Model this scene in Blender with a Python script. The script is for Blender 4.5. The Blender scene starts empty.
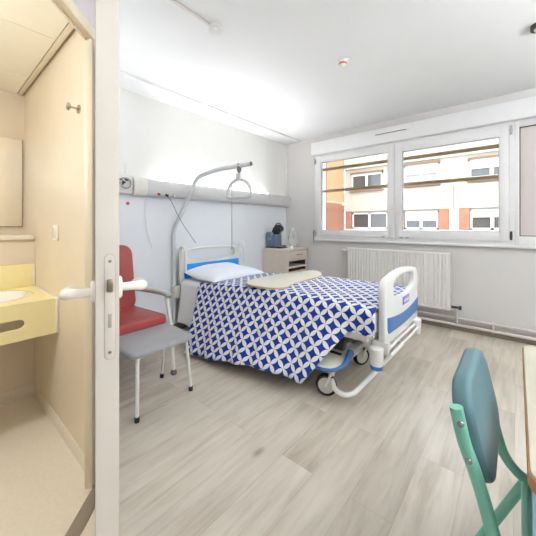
import bpy, bmesh, math, random
from mathutils import Vector, Matrix
random.seed(4)
S = bpy.context.scene
COL = S.collection
PI = math.pi
ORG = {}
# ------------------------------------------------------------------ materials
def nt(m):
    m.use_nodes = True
    return m.node_tree.nodes, m.node_tree.links
def mat(name, col, rough=.5, metal=0., noise=0., nscale=8., bump=0., bscale=60., coat=0., spec=.5, trans=0., alpha=1., sss=0.):
    m = bpy.data.materials.new(name)
    N, L = nt(m)
    b = N['Principled BSDF']
    b.inputs['Base Color'].default_value = (*col, 1)
    b.inputs['Roughness'].default_value = rough
    b.inputs['Metallic'].default_value = metal
    b.inputs['Coat Weight'].default_value = coat
    b.inputs['Specular IOR Level'].default_value = spec
    b.inputs['Transmission Weight'].default_value = trans
    b.inputs['Alpha'].default_value = alpha
    tc = N.new('ShaderNodeTexCoord')
    n = N.new('ShaderNodeTexNoise'); n.inputs['Scale'].default_value = nscale
    n.inputs['Detail'].default_value = 4
    L.new(tc.outputs['Object'], n.inputs['Vector'])
    r = N.new('ShaderNodeValToRGB')
    k = max(noise, .012)
    r.color_ramp.elements[0].position = .3; r.color_ramp.elements[1].position = .7
    r.color_ramp.elements[0].color = (*[max(0, c*(1-k)) for c in col], 1)
    r.color_ramp.elements[1].color = (*[min(1, c*(1+k)) for c in col], 1)
    L.new(n.outputs['Fac'], r.inputs['Fac']); L.new(r.outputs['Color'], b.inputs['Base Color'])
    if bump:
        n2 = N.new('ShaderNodeTexNoise'); n2.inputs['Scale'].default_value = bscale
        L.new(tc.outputs['Object'], n2.inputs['Vector'])
        bp = N.new('ShaderNodeBump'); bp.inputs['Strength'].default_value = bump; bp.inputs['Distance'].default_value = .002
        L.new(n2.outputs['Fac'], bp.inputs['Height']); L.new(bp.outputs['Normal'], b.inputs['Normal'])
    return m
def srgb(r, g, b):
    f = lambda c: (c/255/12.92) if c/255 <= .04045 else ((c/255+.055)/1.055)**2.4
    return (f(r), f(g), f(b))
def emis(name, col, st):
    m = bpy.data.materials.new(name); N, L = nt(m)
    b = N['Principled BSDF']; b.inputs['Base Color'].default_value = (*col, 1)
    b.inputs['Emission Color'].default_value = (*col, 1); b.inputs['Emission Strength'].default_value = st
    return m
def glassmat(name, tint, fac=.08):
    m = bpy.data.materials.new(name); N, L = nt(m)
    N.remove(N['Principled BSDF'])
    o = N['Material Output']; t = N.new('ShaderNodeBsdfTransparent'); t.inputs['Color'].default_value = (*tint, 1)
    g = N.new('ShaderNodeBsdfGlossy'); g.inputs['Roughness'].default_value = .02
    f = N.new('ShaderNodeFresnel'); f.inputs['IOR'].default_value = 1.45
    x = N.new('ShaderNodeMixShader'); L.new(f.outputs[0], x.inputs[0]); L.new(t.outputs[0], x.inputs[1]); L.new(g.outputs[0], x.inputs[2])
    L.new(x.outputs[0], o.inputs['Surface'])
    return m

M = {}
M['wall'] = mat('wall_paint_white', srgb(231, 230, 227), .6, noise=.012, nscale=3, bump=.15, bscale=180)
M['wall_low'] = mat('wall_panel_pale_blue', srgb(228, 231, 236), .45, noise=.01, nscale=3)
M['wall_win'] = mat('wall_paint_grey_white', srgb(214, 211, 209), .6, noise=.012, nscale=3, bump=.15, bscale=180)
M['ceil'] = mat('ceiling_paint', srgb(232, 233, 233), .7, noise=.008, nscale=2)
M['lilac'] = mat('hall_wall_paint', srgb(205, 198, 204), .6)
M['pvc'] = mat('white_window_pvc', srgb(228, 227, 227), .3, noise=.01)
M['pvcgrey'] = mat('grey_rubber_seal', srgb(178, 176, 175), .5)
M['dark'] = mat('black_rubber', srgb(22, 22, 24), .5)
M['darkmetal'] = mat('dark_hinge_metal', srgb(80, 78, 76), .4, .6)
M['shut'] = mat('closed_blind_panel', srgb(206, 196, 193), .6, noise=.01)
M['rad'] = mat('radiator_enamel', srgb(236, 233, 229), .35)
M['pipe'] = mat('pipe_paint', srgb(214, 207, 202), .35)
M['skirt'] = mat('taupe_skirting_vinyl', srgb(150, 135, 122), .5, noise=.05)
M['bed'] = mat('bed_white_enamel', srgb(226, 226, 222), .3)
M['bedgrey'] = mat('bed_light_grey_plastic', srgb(206, 205, 200), .35, noise=.015)
M['bedblue'] = mat('bed_blue_panel', srgb(70, 118, 182), .35, noise=.04)
M['headblue'] = mat('headboard_bright_blue_panel', srgb(26, 150, 235), .35, noise=.03)
M['under'] = mat('bed_underframe_grey', srgb(80, 78, 78), .5, noise=.05)
M['pole'] = mat('pole_grey_enamel', srgb(212, 215, 217), .3)
M['gunmetal'] = mat('bracket_grey_metal', srgb(110, 108, 105), .35, .5)
M['handle'] = mat('handle_clear_grey_plastic', srgb(206, 209, 208), .25)
M['wheelhub'] = mat('castor_grey_hub', srgb(196, 196, 188), .4)
M['sheet'] = mat('white_sheet_cotton', srgb(242, 242, 242), .8, noise=.015, bump=.3, bscale=30)
M['pillow'] = mat('pillow_cotton', srgb(232, 235, 242), .8, noise=.015, bump=.3, bscale=25)
M['red'] = mat('dark_red_vinyl', srgb(160, 66, 64), .38, noise=.06, nscale=10, bump=.2, bscale=120)
M['greyvinyl'] = mat('grey_vinyl', srgb(158, 158, 160), .45, noise=.04, bump=.2, bscale=150)
M['armgrey'] = mat('armrest_grey_plastic', srgb(188, 188, 186), .4)
M['legwhite'] = mat('leg_white_enamel', srgb(222, 220, 214), .3)
M['leafpaint'] = mat('door_cream_paint', srgb(203, 195, 187), .4, noise=.012, bump=.1, bscale=90)
M['frame'] = mat('door_frame_cream', srgb(226, 215, 192), .4, noise=.012)
M['plate'] = mat('latch_plate_painted_metal', srgb(206, 198, 187), .3, noise=.02)
M['brass'] = mat('latch_bolt_aged_brass', srgb(150, 138, 115), .35, .8, noise=.1, nscale=60)
M['nylon'] = mat('white_nylon_lever', srgb(236, 231, 222), .25)
M['bathwall'] = mat('bathroom_beige_vinyl_wall', srgb(224, 211, 190), .4, noise=.02, nscale=5)
M['bathback'] = mat('bathroom_back_wall_beige', srgb(228, 214, 196), .45, noise=.02)
M['bathceil'] = mat('bathroom_cream_ceiling_panel', srgb(242, 236, 220), .45, noise=.01)
M['bathfloor'] = mat('bathroom_cream_vinyl', srgb(238, 230, 216), .4, noise=.03, nscale=60, bump=.3, bscale=200)
M['yellow'] = mat('yellow_solid_surface', srgb(250, 238, 184), .3, noise=.02, nscale=12)
M['basin'] = mat('white_basin', srgb(240, 238, 232), .15, coat=.3)
M['mirror'] = mat('mirror_silver', (.84, .8, .72), .03, 1.)
M['shelfm'] = mat('white_shelf_laminate', srgb(240, 234, 222), .35)
M['chrome'] = mat('hook_brushed_steel', srgb(190, 185, 175), .25, .9)
M['strip'] = mat('threshold_grey_metal', srgb(168, 160, 148), .4, .3)
M['wood'] = mat('nightstand_pale_laminate', srgb(216, 202, 190), .45, noise=.03, nscale=14)
M['woodtop'] = mat('nightstand_top_laminate', srgb(224, 212, 200), .4, noise=.02)
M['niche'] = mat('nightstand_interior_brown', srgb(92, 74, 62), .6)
M['tray'] = mat('tray_cream_laminate', srgb(222, 218, 202), .35, noise=.02, nscale=10)
M['trayedge'] = mat('tray_tan_edge', srgb(188, 168, 140), .5, noise=.03)
M['machine'] = mat('coffee_machine_slate_blue', srgb(98, 114, 138), .25, coat=.4)
M['machblk'] = mat('coffee_machine_black', srgb(24, 25, 30), .25)
M['steel'] = mat('steel', srgb(150, 152, 158), .25, .9)
M['teal'] = mat('teal_grey_vinyl', srgb(88, 124, 132), .42, noise=.04, nscale=6, bump=.15, bscale=150)
M['mint'] = mat('mint_green_enamel', srgb(118, 184, 160), .35, noise=.02)
M['skyblue'] = mat('pale_blue_enamel', srgb(148, 192, 220), .35)
M['tabletop'] = mat('table_cream_laminate', srgb(192, 188, 170), .4, noise=.02)
M['tableedge'] = mat('table_brown_edge', srgb(168, 120, 72), .5, noise=.06)
M['detwhite'] = mat('detector_white_plastic', srgb(232, 230, 226), .4)
M['railm'] = mat('rail_light_grey_metal', srgb(205, 204, 204), .35)
M['railcap'] = mat('rail_white_end_cap', srgb(226, 222, 214), .4)
M['redp'] = mat('red_plastic', srgb(170, 30, 40), .4)
M['orange'] = mat('orange_plastic', srgb(205, 95, 50), .4)
M['bag'] = glassmat('thin_clear_film', (.9, .92, .93))
M['glass'] = glassmat('window_glass', (.985, .99, .985))
M['badge'] = mat('badge_violet', srgb(132, 122, 190), .4)
M['badgew'] = mat('badge_white_print', srgb(225, 225, 245), .4)
# exterior
M['fac'] = mat('facade_cream_render', srgb(148, 138, 122), .9, noise=.03, nscale=2)
M['facwhite'] = mat('facade_white', srgb(162, 156, 146), .8)
M['brick'] = None
M['ochre'] = mat('wing_sunlit_ochre', srgb(150, 116, 80), .9, noise=.04, nscale=2)  # lighter tone stands for the sunlit part of the orange wing
M['darkpane'] = mat('facade_window_glass', srgb(60, 54, 50), .12, noise=.2, nscale=3)
M['greypane'] = mat('facade_net_curtain_pane', srgb(120, 116, 110), .3, noise=.1, nscale=5)
M['bar'] = mat('guard_bar_weathered_bronze', srgb(132, 106, 72), .6, .0, noise=.1, nscale=20)
M['sill'] = mat('facade_brown_sill', srgb(104, 70, 48), .8)
M['pilaster'] = mat('wing_brown_pilaster', srgb(112, 76, 50), .9, noise=.05)
M['asph'] = mat('courtyard_paving', srgb(170, 160, 148), .9, noise=.1)

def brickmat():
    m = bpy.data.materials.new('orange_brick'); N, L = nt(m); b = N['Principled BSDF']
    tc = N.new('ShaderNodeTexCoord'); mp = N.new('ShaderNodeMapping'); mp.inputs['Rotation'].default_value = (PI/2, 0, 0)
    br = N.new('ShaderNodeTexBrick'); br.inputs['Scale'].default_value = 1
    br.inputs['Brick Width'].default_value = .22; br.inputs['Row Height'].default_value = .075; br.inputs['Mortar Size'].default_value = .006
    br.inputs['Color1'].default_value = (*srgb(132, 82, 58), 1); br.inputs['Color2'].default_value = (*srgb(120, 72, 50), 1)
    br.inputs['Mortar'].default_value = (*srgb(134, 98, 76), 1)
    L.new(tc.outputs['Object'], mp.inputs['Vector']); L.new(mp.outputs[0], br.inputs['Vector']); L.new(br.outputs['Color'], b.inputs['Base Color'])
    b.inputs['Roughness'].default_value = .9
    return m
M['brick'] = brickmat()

def floormat():
    m = bpy.data.materials.new('oak_look_vinyl_planks'); N, L = nt(m); b = N['Principled BSDF']
    tc = N.new('ShaderNodeTexCoord'); mp = N.new('ShaderNodeMapping'); mp.inputs['Rotation'].default_value = (0, 0, PI/2)
    L.new(tc.outputs['Object'], mp.inputs['Vector'])
    def brick(c1, c2, mo, ms):
        br = N.new('ShaderNodeTexBrick'); br.offset = .37; br.inputs['Scale'].default_value = 1
        br.inputs['Brick Width'].default_value = 1.22; br.inputs['Row Height'].default_value = .185
        br.inputs['Mortar Size'].default_value = ms; br.inputs['Mortar Smooth'].default_value = .3; br.inputs['Bias'].default_value = 0
        br.inputs['Color1'].default_value = (*c1, 1); br.inputs['Color2'].default_value = (*c2, 1); br.inputs['Mortar'].default_value = (*mo, 1)
        L.new(mp.outputs[0], br.inputs['Vector']); return br
    tone = brick((.0,)*3, (1.,)*3, (.5,)*3, 0)
    seam = brick((1.,)*3, (1.,)*3, (.76,)*3, .0016)
    # grain: offset per plank so that it does not run on
    sep = N.new('ShaderNodeMapping'); sep.inputs['Scale'].default_value = (1.0, 9, 1)
    add = N.new('ShaderNodeVectorMath'); add.operation = 'MULTIPLY_ADD'; add.inputs[1].default_value = (7.3, 3.1, 5.); 
    L.new(tone.outputs['Color'], add.inputs[0]); L.new(mp.outputs[0], add.inputs[2]); L.new(add.outputs[0], sep.inputs['Vector'])
    n1 = N.new('ShaderNodeTexNoise'); n1.inputs['Scale'].default_value = 2.2; n1.inputs['Detail'].default_value = 7; n1.inputs['Roughness'].default_value = .62; n1.inputs['Distortion'].default_value = .5
    L.new(sep.outputs[0], n1.inputs['Vector'])
    n2 = N.new('ShaderNodeTexNoise'); n2.inputs['Scale'].default_value = 1.6; n2.inputs['Detail'].default_value = 3
    L.new(add.outputs[0], n2.inputs['Vector'])
    mx = N.new('ShaderNodeMath'); mx.operation = 'MULTIPLY_ADD'; mx.inputs[1].default_value = .45
    L.new(n2.outputs['Fac'], mx.inputs[0]); 
    mm = N.new('ShaderNodeMath'); mm.operation = 'MULTIPLY'; mm.inputs[1].default_value = .55
    L.new(n1.outputs['Fac'], mm.inputs[0]); L.new(mm.outputs[0], mx.inputs[2])
    r = N.new('ShaderNodeValToRGB'); e = r.color_ramp.elements
    e[0].position = .36; e[0].color = (*srgb(178, 165, 149), 1)
    e[1].position = .64; e[1].color = (*srgb(216, 208, 195), 1)
    k = e.new(.5); k.color = (*srgb(202, 193, 179), 1)
    L.new(mx.outputs[0], r.inputs['Fac'])
    t2 = N.new('ShaderNodeMix'); t2.data_type = 'RGBA'; t2.blend_type = 'MULTIPLY'; t2.inputs[0].default_value = 1
    tr = N.new('ShaderNodeValToRGB'); tr.color_ramp.elements[0].color = (.94, .93, .92, 1); tr.color_ramp.elements[1].color = (1.05, 1.04, 1.02, 1)
    L.new(tone.outputs['Color'], tr.inputs['Fac'])
    L.new(r.outputs['Color'], t2.inputs[6]); L.new(tr.outputs['Color'], t2.inputs[7])
    t3 = N.new('ShaderNodeMix'); t3.data_type = 'RGBA'; t3.blend_type = 'MULTIPLY'; t3.inputs[0].default_value = .8
    L.new(t2.outputs[2], t3.inputs[6]); L.new(seam.outputs['Color'], t3.inputs[7])
    # knots
    v = N.new('ShaderNodeTexVoronoi'); v.inputs['Scale'].default_value = 1.0
    kmp = N.new('ShaderNodeMapping'); kmp.inputs['Scale'].default_value = (1.6, 3.2, 1)
    L.new(add.outputs[0], kmp.inputs['Vector']); L.new(kmp.outputs[0], v.inputs['Vector'])
    kr = N.new('ShaderNodeValToRGB'); kr.color_ramp.elements[0].color = (.55, .50, .46, 1); kr.color_ramp.elements[0].position = .02
    kr.color_ramp.elements[1].color = (1, 1, 1, 1); kr.color_ramp.elements[1].position = .09
    L.new(v.outputs['Distance'], kr.inputs['Fac'])
    t4 = N.new('ShaderNodeMix'); t4.data_type = 'RGBA'; t4.blend_type = 'MULTIPLY'; t4.inputs[0].default_value = .9
    L.new(t3.outputs[2], t4.inputs[6]); L.new(kr.outputs['Color'], t4.inputs[7])
    L.new(t4.outputs[2], b.inputs['Base Color'])
    b.inputs['Roughness'].default_value = .38; b.inputs['Specular IOR Level'].default_value = .5
    bp = N.new('ShaderNodeBump'); bp.inputs['Strength'].default_value = .12; bp.inputs['Distance'].default_value = .002
    L.new(n1.outputs['Fac'], bp.inputs['Height']); L.new(bp.outputs['Normal'], b.inputs['Normal'])
    return m
M['floor'] = floormat()

def patternmat():
    m = bpy.data.materials.new('blue_white_petal_cotton'); N, L = nt(m); b = N['Principled BSDF']
    uv = N.new('ShaderNodeUVMap'); uv.uv_map = 'UVMap'
    sx = N.new('ShaderNodeSeparateXYZ'); L.new(uv.outputs[0], sx.inputs[0])
    def mth(op, a, c=None):
        n = N.new('ShaderNodeMath'); n.operation = op
        for i, q in enumerate((a, c)):
            if q is None: continue
            if isinstance(q, (int, float)): n.inputs[i].default_value = q
            else: L.new(q, n.inputs[i])
        return n.outputs[0]
    s = .0745
    k = 1/(math.sqrt(2)*s)
    u, v = sx.outputs[0], sx.outputs[1]
    p = mth('MULTIPLY', mth('ADD', u, v), k); q = mth('MULTIPLY', mth('SUBTRACT', u, v), k)
    a = mth('ABSOLUTE', mth('SUBTRACT', p, mth('ROUND', p))); c = mth('ABSOLUTE', mth('SUBTRACT', q, mth('ROUND', q)))
    sq = lambda x: mth('MULTIPLY', x, x)
    d1 = mth('ADD', sq(mth('SUBTRACT', 1., a)), sq(c)); d2 = mth('ADD', sq(a), sq(mth('SUBTRACT', 1., c)))
    w = mth('LESS_THAN', mth('MINIMUM', d1, d2), .497)
    mx = N.new('ShaderNodeMix'); mx.data_type = 'RGBA'
    mx.inputs[6].default_value = (*srgb(14, 54, 152), 1); mx.inputs[7].default_value = (*srgb(232, 232, 232), 1)
    L.new(w, mx.inputs[0]); L.new(mx.outputs[2], b.inputs['Base Color'])
    b.inputs['Roughness'].default_value = .55; b.inputs['Specular IOR Level'].default_value = .3
    n2 = N.new('ShaderNodeTexNoise'); n2.inputs['Scale'].default_value = 9
    L.new(uv.outputs[0], n2.inputs['Vector'])
    bp = N.new('ShaderNodeBump'); bp.inputs['Strength'].default_value = .35; bp.inputs['Distance'].default_value = .01
    L.new(n2.outputs['Fac'], bp.inputs['Height']); L.new(bp.outputs['Normal'], b.inputs['Normal'])
    return m
M['pattern'] = patternmat()

# ------------------------------------------------------------------ mesh helpers
def vadd(bm, vs, fs):
    v = [bm.verts.new(p) for p in vs]
    out = []
    for f in fs:
        try: out.append(bm.faces.new([v[i] for i in f]))
        except ValueError: pass
    return v
def box(bm, x0, x1, y0, y1, z0, z1, bev=0., seg=2, mtx=None):
    t = bmesh.new()
    vadd(t, [(x0,y0,z0),(x1,y0,z0),(x1,y1,z0),(x0,y1,z0),(x0,y0,z1),(x1,y0,z1),(x1,y1,z1),(x0,y1,z1)],
         [(3,2,1,0),(4,5,6,7),(0,1,5,4),(1,2,6,5),(2,3,7,6),(3,0,4,7)])
    if bev: bmesh.ops.bevel(t, geom=t.edges[:], offset=bev, segments=seg, profile=.5, affect='EDGES')
    merge(bm, t, mtx); return bm
def merge(bm, t, mtx=None):
    if mtx is not None: t.transform(mtx)
    me = bpy.data.meshes.new('tmp'); t.to_mesh(me); t.free(); bm.from_mesh(me); bpy.data.meshes.remove(me)
def smoothpath(pts, n=6):
    """Catmull-Rom through the points."""
    P = [Vector(p) for p in pts]; P = [P[0]*2-P[1]] + P + [P[-1]*2-P[-2]]; out = []
    for i in range(1, len(P)-2):
        for k in range(n):
            t = k/n
            out.append(.5*((2*P[i])+(-P[i-1]+P[i+1])*t+(2*P[i-1]-5*P[i]+4*P[i+1]-P[i+2])*t*t+(-P[i-1]+3*P[i]-3*P[i+1]+P[i+2])*t**3))
    out.append(P[-2]); return out
def roundcorners(pts, rad, n=6, closed=False):
    P = [Vector(p) for p in pts]; out = []
    N = len(P)
    for i in range(N):
        if not closed and i in (0, N-1): out.append(P[i]); continue
        a, b, c = P[i-1], P[i], P[(i+1) % N]
        r = min(rad, (a-b).length*.49, (c-b).length*.49)
        p0 = b+(a-b).normalized()*r; p1 = b+(c-b).normalized()*r
        for k in range(n+1):
            t = k/n; out.append(p0*(1-t)**2+b*2*t*(1-t)+p1*t*t)
    return out
def tube(bm, pts, r, n=12, closed=False, ry=None, cap=True):
    """sweep a circle (or ellipse) along pts; r may be a list"""
    P = [Vector(p) for p in pts]; m = len(P); rs = r if isinstance(r, (list, tuple)) else [r]*m
    T = []
    for i in range(m):
        if closed: d = P[(i+1) % m]-P[i-1]
        else: d = P[min(i+1, m-1)]-P[max(i-1, 0)]
        T.append(d.normalized())
    up = Vector((0, 0, 1)) if abs(T[0].z) < .9 else Vector((0, 1, 0))
    nrm = (up-T[0]*up.dot(T[0])).normalized(); rings = []
    for i in range(m):
        if i:
            q = T[i-1].rotation_difference(T[i]); nrm = q @ nrm
            nrm = (nrm-T[i]*nrm.dot(T[i])).normalized()
        bi = T[i].cross(nrm)
        k = (ry/r) if ry and not isinstance(r, (list, tuple)) else 1
        rings.append([bm.verts.new(P[i]+nrm*rs[i]*k*math.cos(2*PI*j/n)+bi*rs[i]*math.sin(2*PI*j/n)) for j in range(n)])
    for i in range(m if closed else m-1):
        a, b = rings[i], rings[(i+1) % m]
        for j in range(n): bm.faces.new((a[j], a[(j+1) % n], b[(j+1) % n], b[j]))
    if cap and not closed:
        bm.faces.new(rings[0][::-1]); bm.faces.new(rings[-1])
    return bm
def lathe(bm, prof, n=28, mtx=None):
    t = bmesh.new(); rings = []
    for r, z in prof:
        rings.append([t.verts.new((max(r, 1e-5)*math.cos(2*PI*j/n), max(r, 1e-5)*math.sin(2*PI*j/n), z)) for j in range(n)])
    for a, b in zip(rings, rings[1:]):
        for j in range(n): t.faces.new((a[j], a[(j+1) % n], b[(j+1) % n], b[j]))
    t.faces.new(rings[0][::-1]); t.faces.new(rings[-1])
    bmesh.ops.remove_doubles(t, verts=t.verts[:], dist=2e-5)
    merge(bm, t, mtx); return bm
def prism(bm, poly, h, mtx=None, bev=0., seg=2, holes=()):
    """poly of (u,v) extruded by h along +w; bevel applied to rim edges"""
    t = bmesh.new()
    if holes:
        loops = []
        for pl in (poly, *holes):
            vs = [t.verts.new((u, v, 0)) for u, v in pl]
            loops += [t.edges.new((vs[i], vs[(i+1) % len(vs)])) for i in range(len(vs))]
        bmesh.ops.triangle_fill(t, use_beauty=True, use_dissolve=False, edges=loops)
    else:
        t.faces.new([t.verts.new((u, v, 0)) for u, v in poly])
    r = bmesh.ops.extrude_face_region(t, geom=t.faces[:])
    bmesh.ops.translate(t, verts=[g for g in r['geom'] if isinstance(g, bmesh.types.BMVert)], vec=(0, 0, h))
    bmesh.ops.recalc_face_normals(t, faces=t.faces[:])
    if bev:
        es = [e for e in t.edges if len(e.link_faces) == 2 and e.calc_face_angle() > .9 and abs(e.verts[0].co.z-e.verts[1].co.z) < 1e-6]
        bmesh.ops.bevel(t, geom=es, offset=bev, segments=seg, profile=.5, affect='EDGES')
    merge(bm, t, mtx); return bm
def frame_mtx(o, u, v):
    """local (u,v,w) -> world, w = u x v"""
    u = Vector(u).normalized(); v = Vector(v).normalized(); w = u.cross(v)
    m = Matrix((u, v, w)).transposed().to_4x4(); m.translation = Vector(o); return m
YZ = lambda x: frame_mtx((x, 0, 0), (0, 1, 0), (0, 0, 1))      # polygon in (y,z), extrudes +x
XZ = lambda y: frame_mtx((0, y, 0), (0, 0, 1), (1, 0, 0))      # polygon in (z,x), extrudes +y
def rrect(x0, x1, y0, y1, r, n=5):
    out = []
    for cx, cy, a in ((x1-r, y0+r, -PI/2), (x1-r, y1-r, 0), (x0+r, y1-r, PI/2), (x0+r, y0+r, PI)):
        for k in range(n+1): out.append((cx+r*math.cos(a+PI/2*k/n), cy+r*math.sin(a+PI/2*k/n)))
    return out
def wpos(o): return ORG[o.name]
def obj(name, bm, m, parent=None, sharp=35, label=None, cat=None, group=None, kind=None, subsurf=0, bev=0, base=None):
    bmesh.ops.recalc_face_normals(bm, faces=bm.faces[:])
    if parent is not None: off = wpos(parent)
    elif base is not None: off = Vector(base)
    else:
        c = [v.co for v in bm.verts]
        lo = Vector([min(p[i] for p in c) for i in range(3)]); hi = Vector([max(p[i] for p in c) for i in range(3)])
        off = Vector(((lo.x+hi.x)/2, (lo.y+hi.y)/2, lo.z)) if kind != 'structure' else Vector((0, 0, 0))
    bmesh.ops.translate(bm, verts=bm.verts[:], vec=-off)
    me = bpy.data.meshes.new(name); 
    for f in bm.faces: f.smooth = True
    for e in bm.edges:
        if len(e.link_faces) == 2 and e.calc_face_angle() > math.radians(sharp): e.smooth = False
    bm.to_mesh(me); bm.free()
    for q in (m if isinstance(m, (list, tuple)) else [m]): me.materials.append(q)
    o = bpy.data.objects.new(name, me); COL.objects.link(o)
    if parent is not None: o.parent = parent
    else: o.location = off
    ORG[o.name] = off.copy()
    if label: o['label'] = label
    if cat: o['category'] = cat
    if group: o['group'] = group
    if kind: o['kind'] = kind
    if bev:
        b = o.modifiers.new('bevel', 'BEVEL'); b.width = bev; b.segments = 2; b.limit_method = 'ANGLE'
    if subsurf:
        b = o.modifiers.new('sub', 'SUBSURF'); b.levels = b.render_levels = subsurf
    return o
def thing(name, loc, label, cat, group=None):
    o = bpy.data.objects.new(name, None); COL.objects.link(o); o.location = loc; o.empty_display_size = .05
    o['label'] = label; o['category'] = cat
    if group: o['group'] = group
    ORG[o.name] = Vector(loc); return o
B = bmesh.new
def bx(*a, **k): return box(B(), *a, **k)
def tb(*a, **k): return tube(B(), *a, **k)

# ------------------------------------------------------------------ room shell
ZC = 2.57; W = 3.96; XR = 4.6; YB = -1.5
obj('floor', bx(-.15, XR+.15, YB-.15, W+.2, -.12, 0), M['floor'], kind='structure')
obj('ceiling', bx(-.15, XR+.15, YB-.15, W+.2, ZC, ZC+.2), M['ceil'], kind='structure')
obj('trim_1', bx(0, .29, .6, W, ZC-.025, ZC, bev=.004), M['ceil'], kind='structure')
obj('wall_headboard', bx(-.15, 0, YB, W+.2, 0, ZC), M['wall'], kind='structure')
obj('wall_lining_headboard', bx(0, .012, .6, W, .08, 1.52), M['wall_low'], kind='structure').name = 'trim_2'
# window wall with an opening
bm = B()
WX0, WX1, WZ0, WZ1 = .588, 4.4, 1.0, 2.27
box(bm, 0, WX0, W, W+.3, 0, ZC); box(bm, WX0, WX1, W, W+.3, 0, WZ0); box(bm, WX0, WX1, W, W+.3, WZ1, ZC); box(bm, WX1, XR+.15, W, W+.3, 0, ZC)
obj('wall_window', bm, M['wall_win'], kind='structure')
obj('wall_right', bx(XR, XR+.15, YB, W, 0, ZC), M['wall'], kind='structure')
obj('wall_rear', bx(2.0, XR, YB-.15, YB, 0, ZC), M['wall'], kind='structure')
obj('baseboard_window', bx(.0, XR, W-.012, W, 0, .085, bev=.003), M['skirt'], kind='structure')
obj('baseboard_headboard', bx(.0, .014, .6, W-.012, 0, .08, bev=.003), M['skirt'], kind='structure')
# roller shutter box along the top of the window wall
bm = box(B(), .556, XR, W-.10, W, 2.262, 2.456, bev=.008)
obj('trim_3', bm, M['pvc'], kind='structure')
# corner batten between the two walls
obj('trim_4', bx(0, .035, W-.012, W, 1.68, ZC-.025, bev=.003), M['wall'], kind='structure')

# window frame
YF = W-.035
w1 = obj('window_1', B() if False else (lambda bm: (box(bm, WX0, 2.954, YF, W+.06, .99, 1.035, bev=.004), box(bm, WX0, 2.954, YF, W+.06, 2.23, 2.27, bev=.004),
     box(bm, WX0, WX0+.045, YF, W+.06, 1.035, 2.23, bev=.004), box(bm, 2.909, 2.954, YF, W+.06, 1.035, 2.23, bev=.004),
     box(bm, WX0-.01, 2.954, YF-.02, W, .965, .99, bev=.004), bm)[-1])(B()), M['pvc'], kind='structure')
def sash(x0, x1, gx0, gx1, gz0, gz1):
    y0, y1 = YF-.022, YF+.02
    bm = B(); z0, z1 = 1.03, 2.235
    box(bm, x0, gx0, y0, y1, z0, z1, bev=.006); box(bm, gx1, x1, y0, y1, z0, z1, bev=.006)
    box(bm, gx0-.004, gx1+.004, y0+.0005, y1, z0, gz0, bev=.006); box(bm, gx0-.004, gx1+.004, y0+.0005, y1, gz1, z1, bev=.006)
    s = obj('window_sash', bm, M['pvc'], w1)
    bm = B(); g = .006
    for a in ((gx0, gx0+g, gz0, gz1), (gx1-g, gx1, gz0, gz1), (gx0, gx1, gz0, gz0+g), (gx0, gx1, gz1-g, gz1)):
        box(bm, a[0], a[1], y0+.012, y1, a[2], a[3])
    obj('glazing_seal', bm, M['pvcgrey'], s)
    obj('pane', bx(gx0, gx1, YF+.004, YF+.010, gz0, gz1), M['glass'], s)
    return s
s1 = sash(.628, 1.772, .713, 1.691, 1.121, 2.146)
s2 = sash(1.776, 2.907, 1.87, 2.829, 1.128, 2.125)
# hinges, catches, handles
def hinge(x, z, dark):
    bm = tb([(x, YF-.03, z-.045), (x, YF-.03, z+.045)], .011, 10); box(bm, x-.012, x+.012, YF-.03, YF-.01, z-.02, z+.02, bev=.003)
    obj('hinge', bm, M['darkmetal'] if dark else M['pvcgrey'], w1)
hinge(.608, 2.17, 0); hinge(.608, 1.08, 0); hinge(2.925, 2.17, 0); hinge(2.925, 1.09, 1)
obj('hinge_rod', tb([(.585, YF-.03, .95), (.585, YF-.03, 1.12)], .005, 8), M['darkmetal'], w1)
for x, z in ((1.742, 1.40), (1.822, 1.36)):
    bm = bx(x-.012, x+.012, YF-.034, YF-.018, z-.035, z+.035, bev=.005)
    tube(bm, [(x, YF-.03, z), (x, YF-.055, z), (x, YF-.058, z-.06)], .007, 8)
    obj('window_handle', bm, M['nylon'], w1)
for x in (1.64, 1.86, 1.93):
    obj('catch', bx(x-.02, x+.02, YF-.035, YF-.018, 1.035, 1.055, bev=.004), M['pvcgrey'], w1)
# fixed bay further along, its blind closed
bm = B()
x0, x1 = 2.955, 4.4
box(bm, x0, x0+.035, YF, W+.06, .99, 2.27, bev=.004); box(bm, x1-.05, x1, YF, W+.06, .99, 2.27, bev=.004)
box(bm, x0+.035, x1-.05, YF, W+.06, .99, 1.085, bev=.004); box(bm, x0+.035, x1-.05, YF, W+.06, 2.20, 2.27, bev=.004)
box(bm, x0, x1, YF-.02, W, .965, .99, bev=.004)
w2 = obj('window_2', bm, M['pvc'], kind='structure')
obj('blind_panel', bx(x0+.035, x1-.05, W+.0, W+.02, 1.085, 2.20), M['shut'], w2)
bm = B(); g = .008
for a in ((x0+.035, x0+.035+g, 1.085, 2.2), (x0+.035, x1-.05, 1.085, 1.085+g), (x0+.035, x1-.05, 2.2-g, 2.2)):
    box(bm, a[0], a[1], W-.012, W, a[2], a[3])
obj('panel_seal', bm, M['darkmetal'], w2)
# air vent on the shutter box
t = thing('air_vent', (1.745, W-.105, 2.38), 'slim white slotted air inlet fixed to the roller shutter box above the window', 'vent')
obj('vent_body', bx(1.535, 1.955, W-.118, W-.099, 2.368, 2.394, bev=.004), M['pvc'], t)
obj('vent_slot', bx(1.555, 1.935, W-.1195, W-.116, 2.371, 2.381), M['gunmetal'], t)

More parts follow.
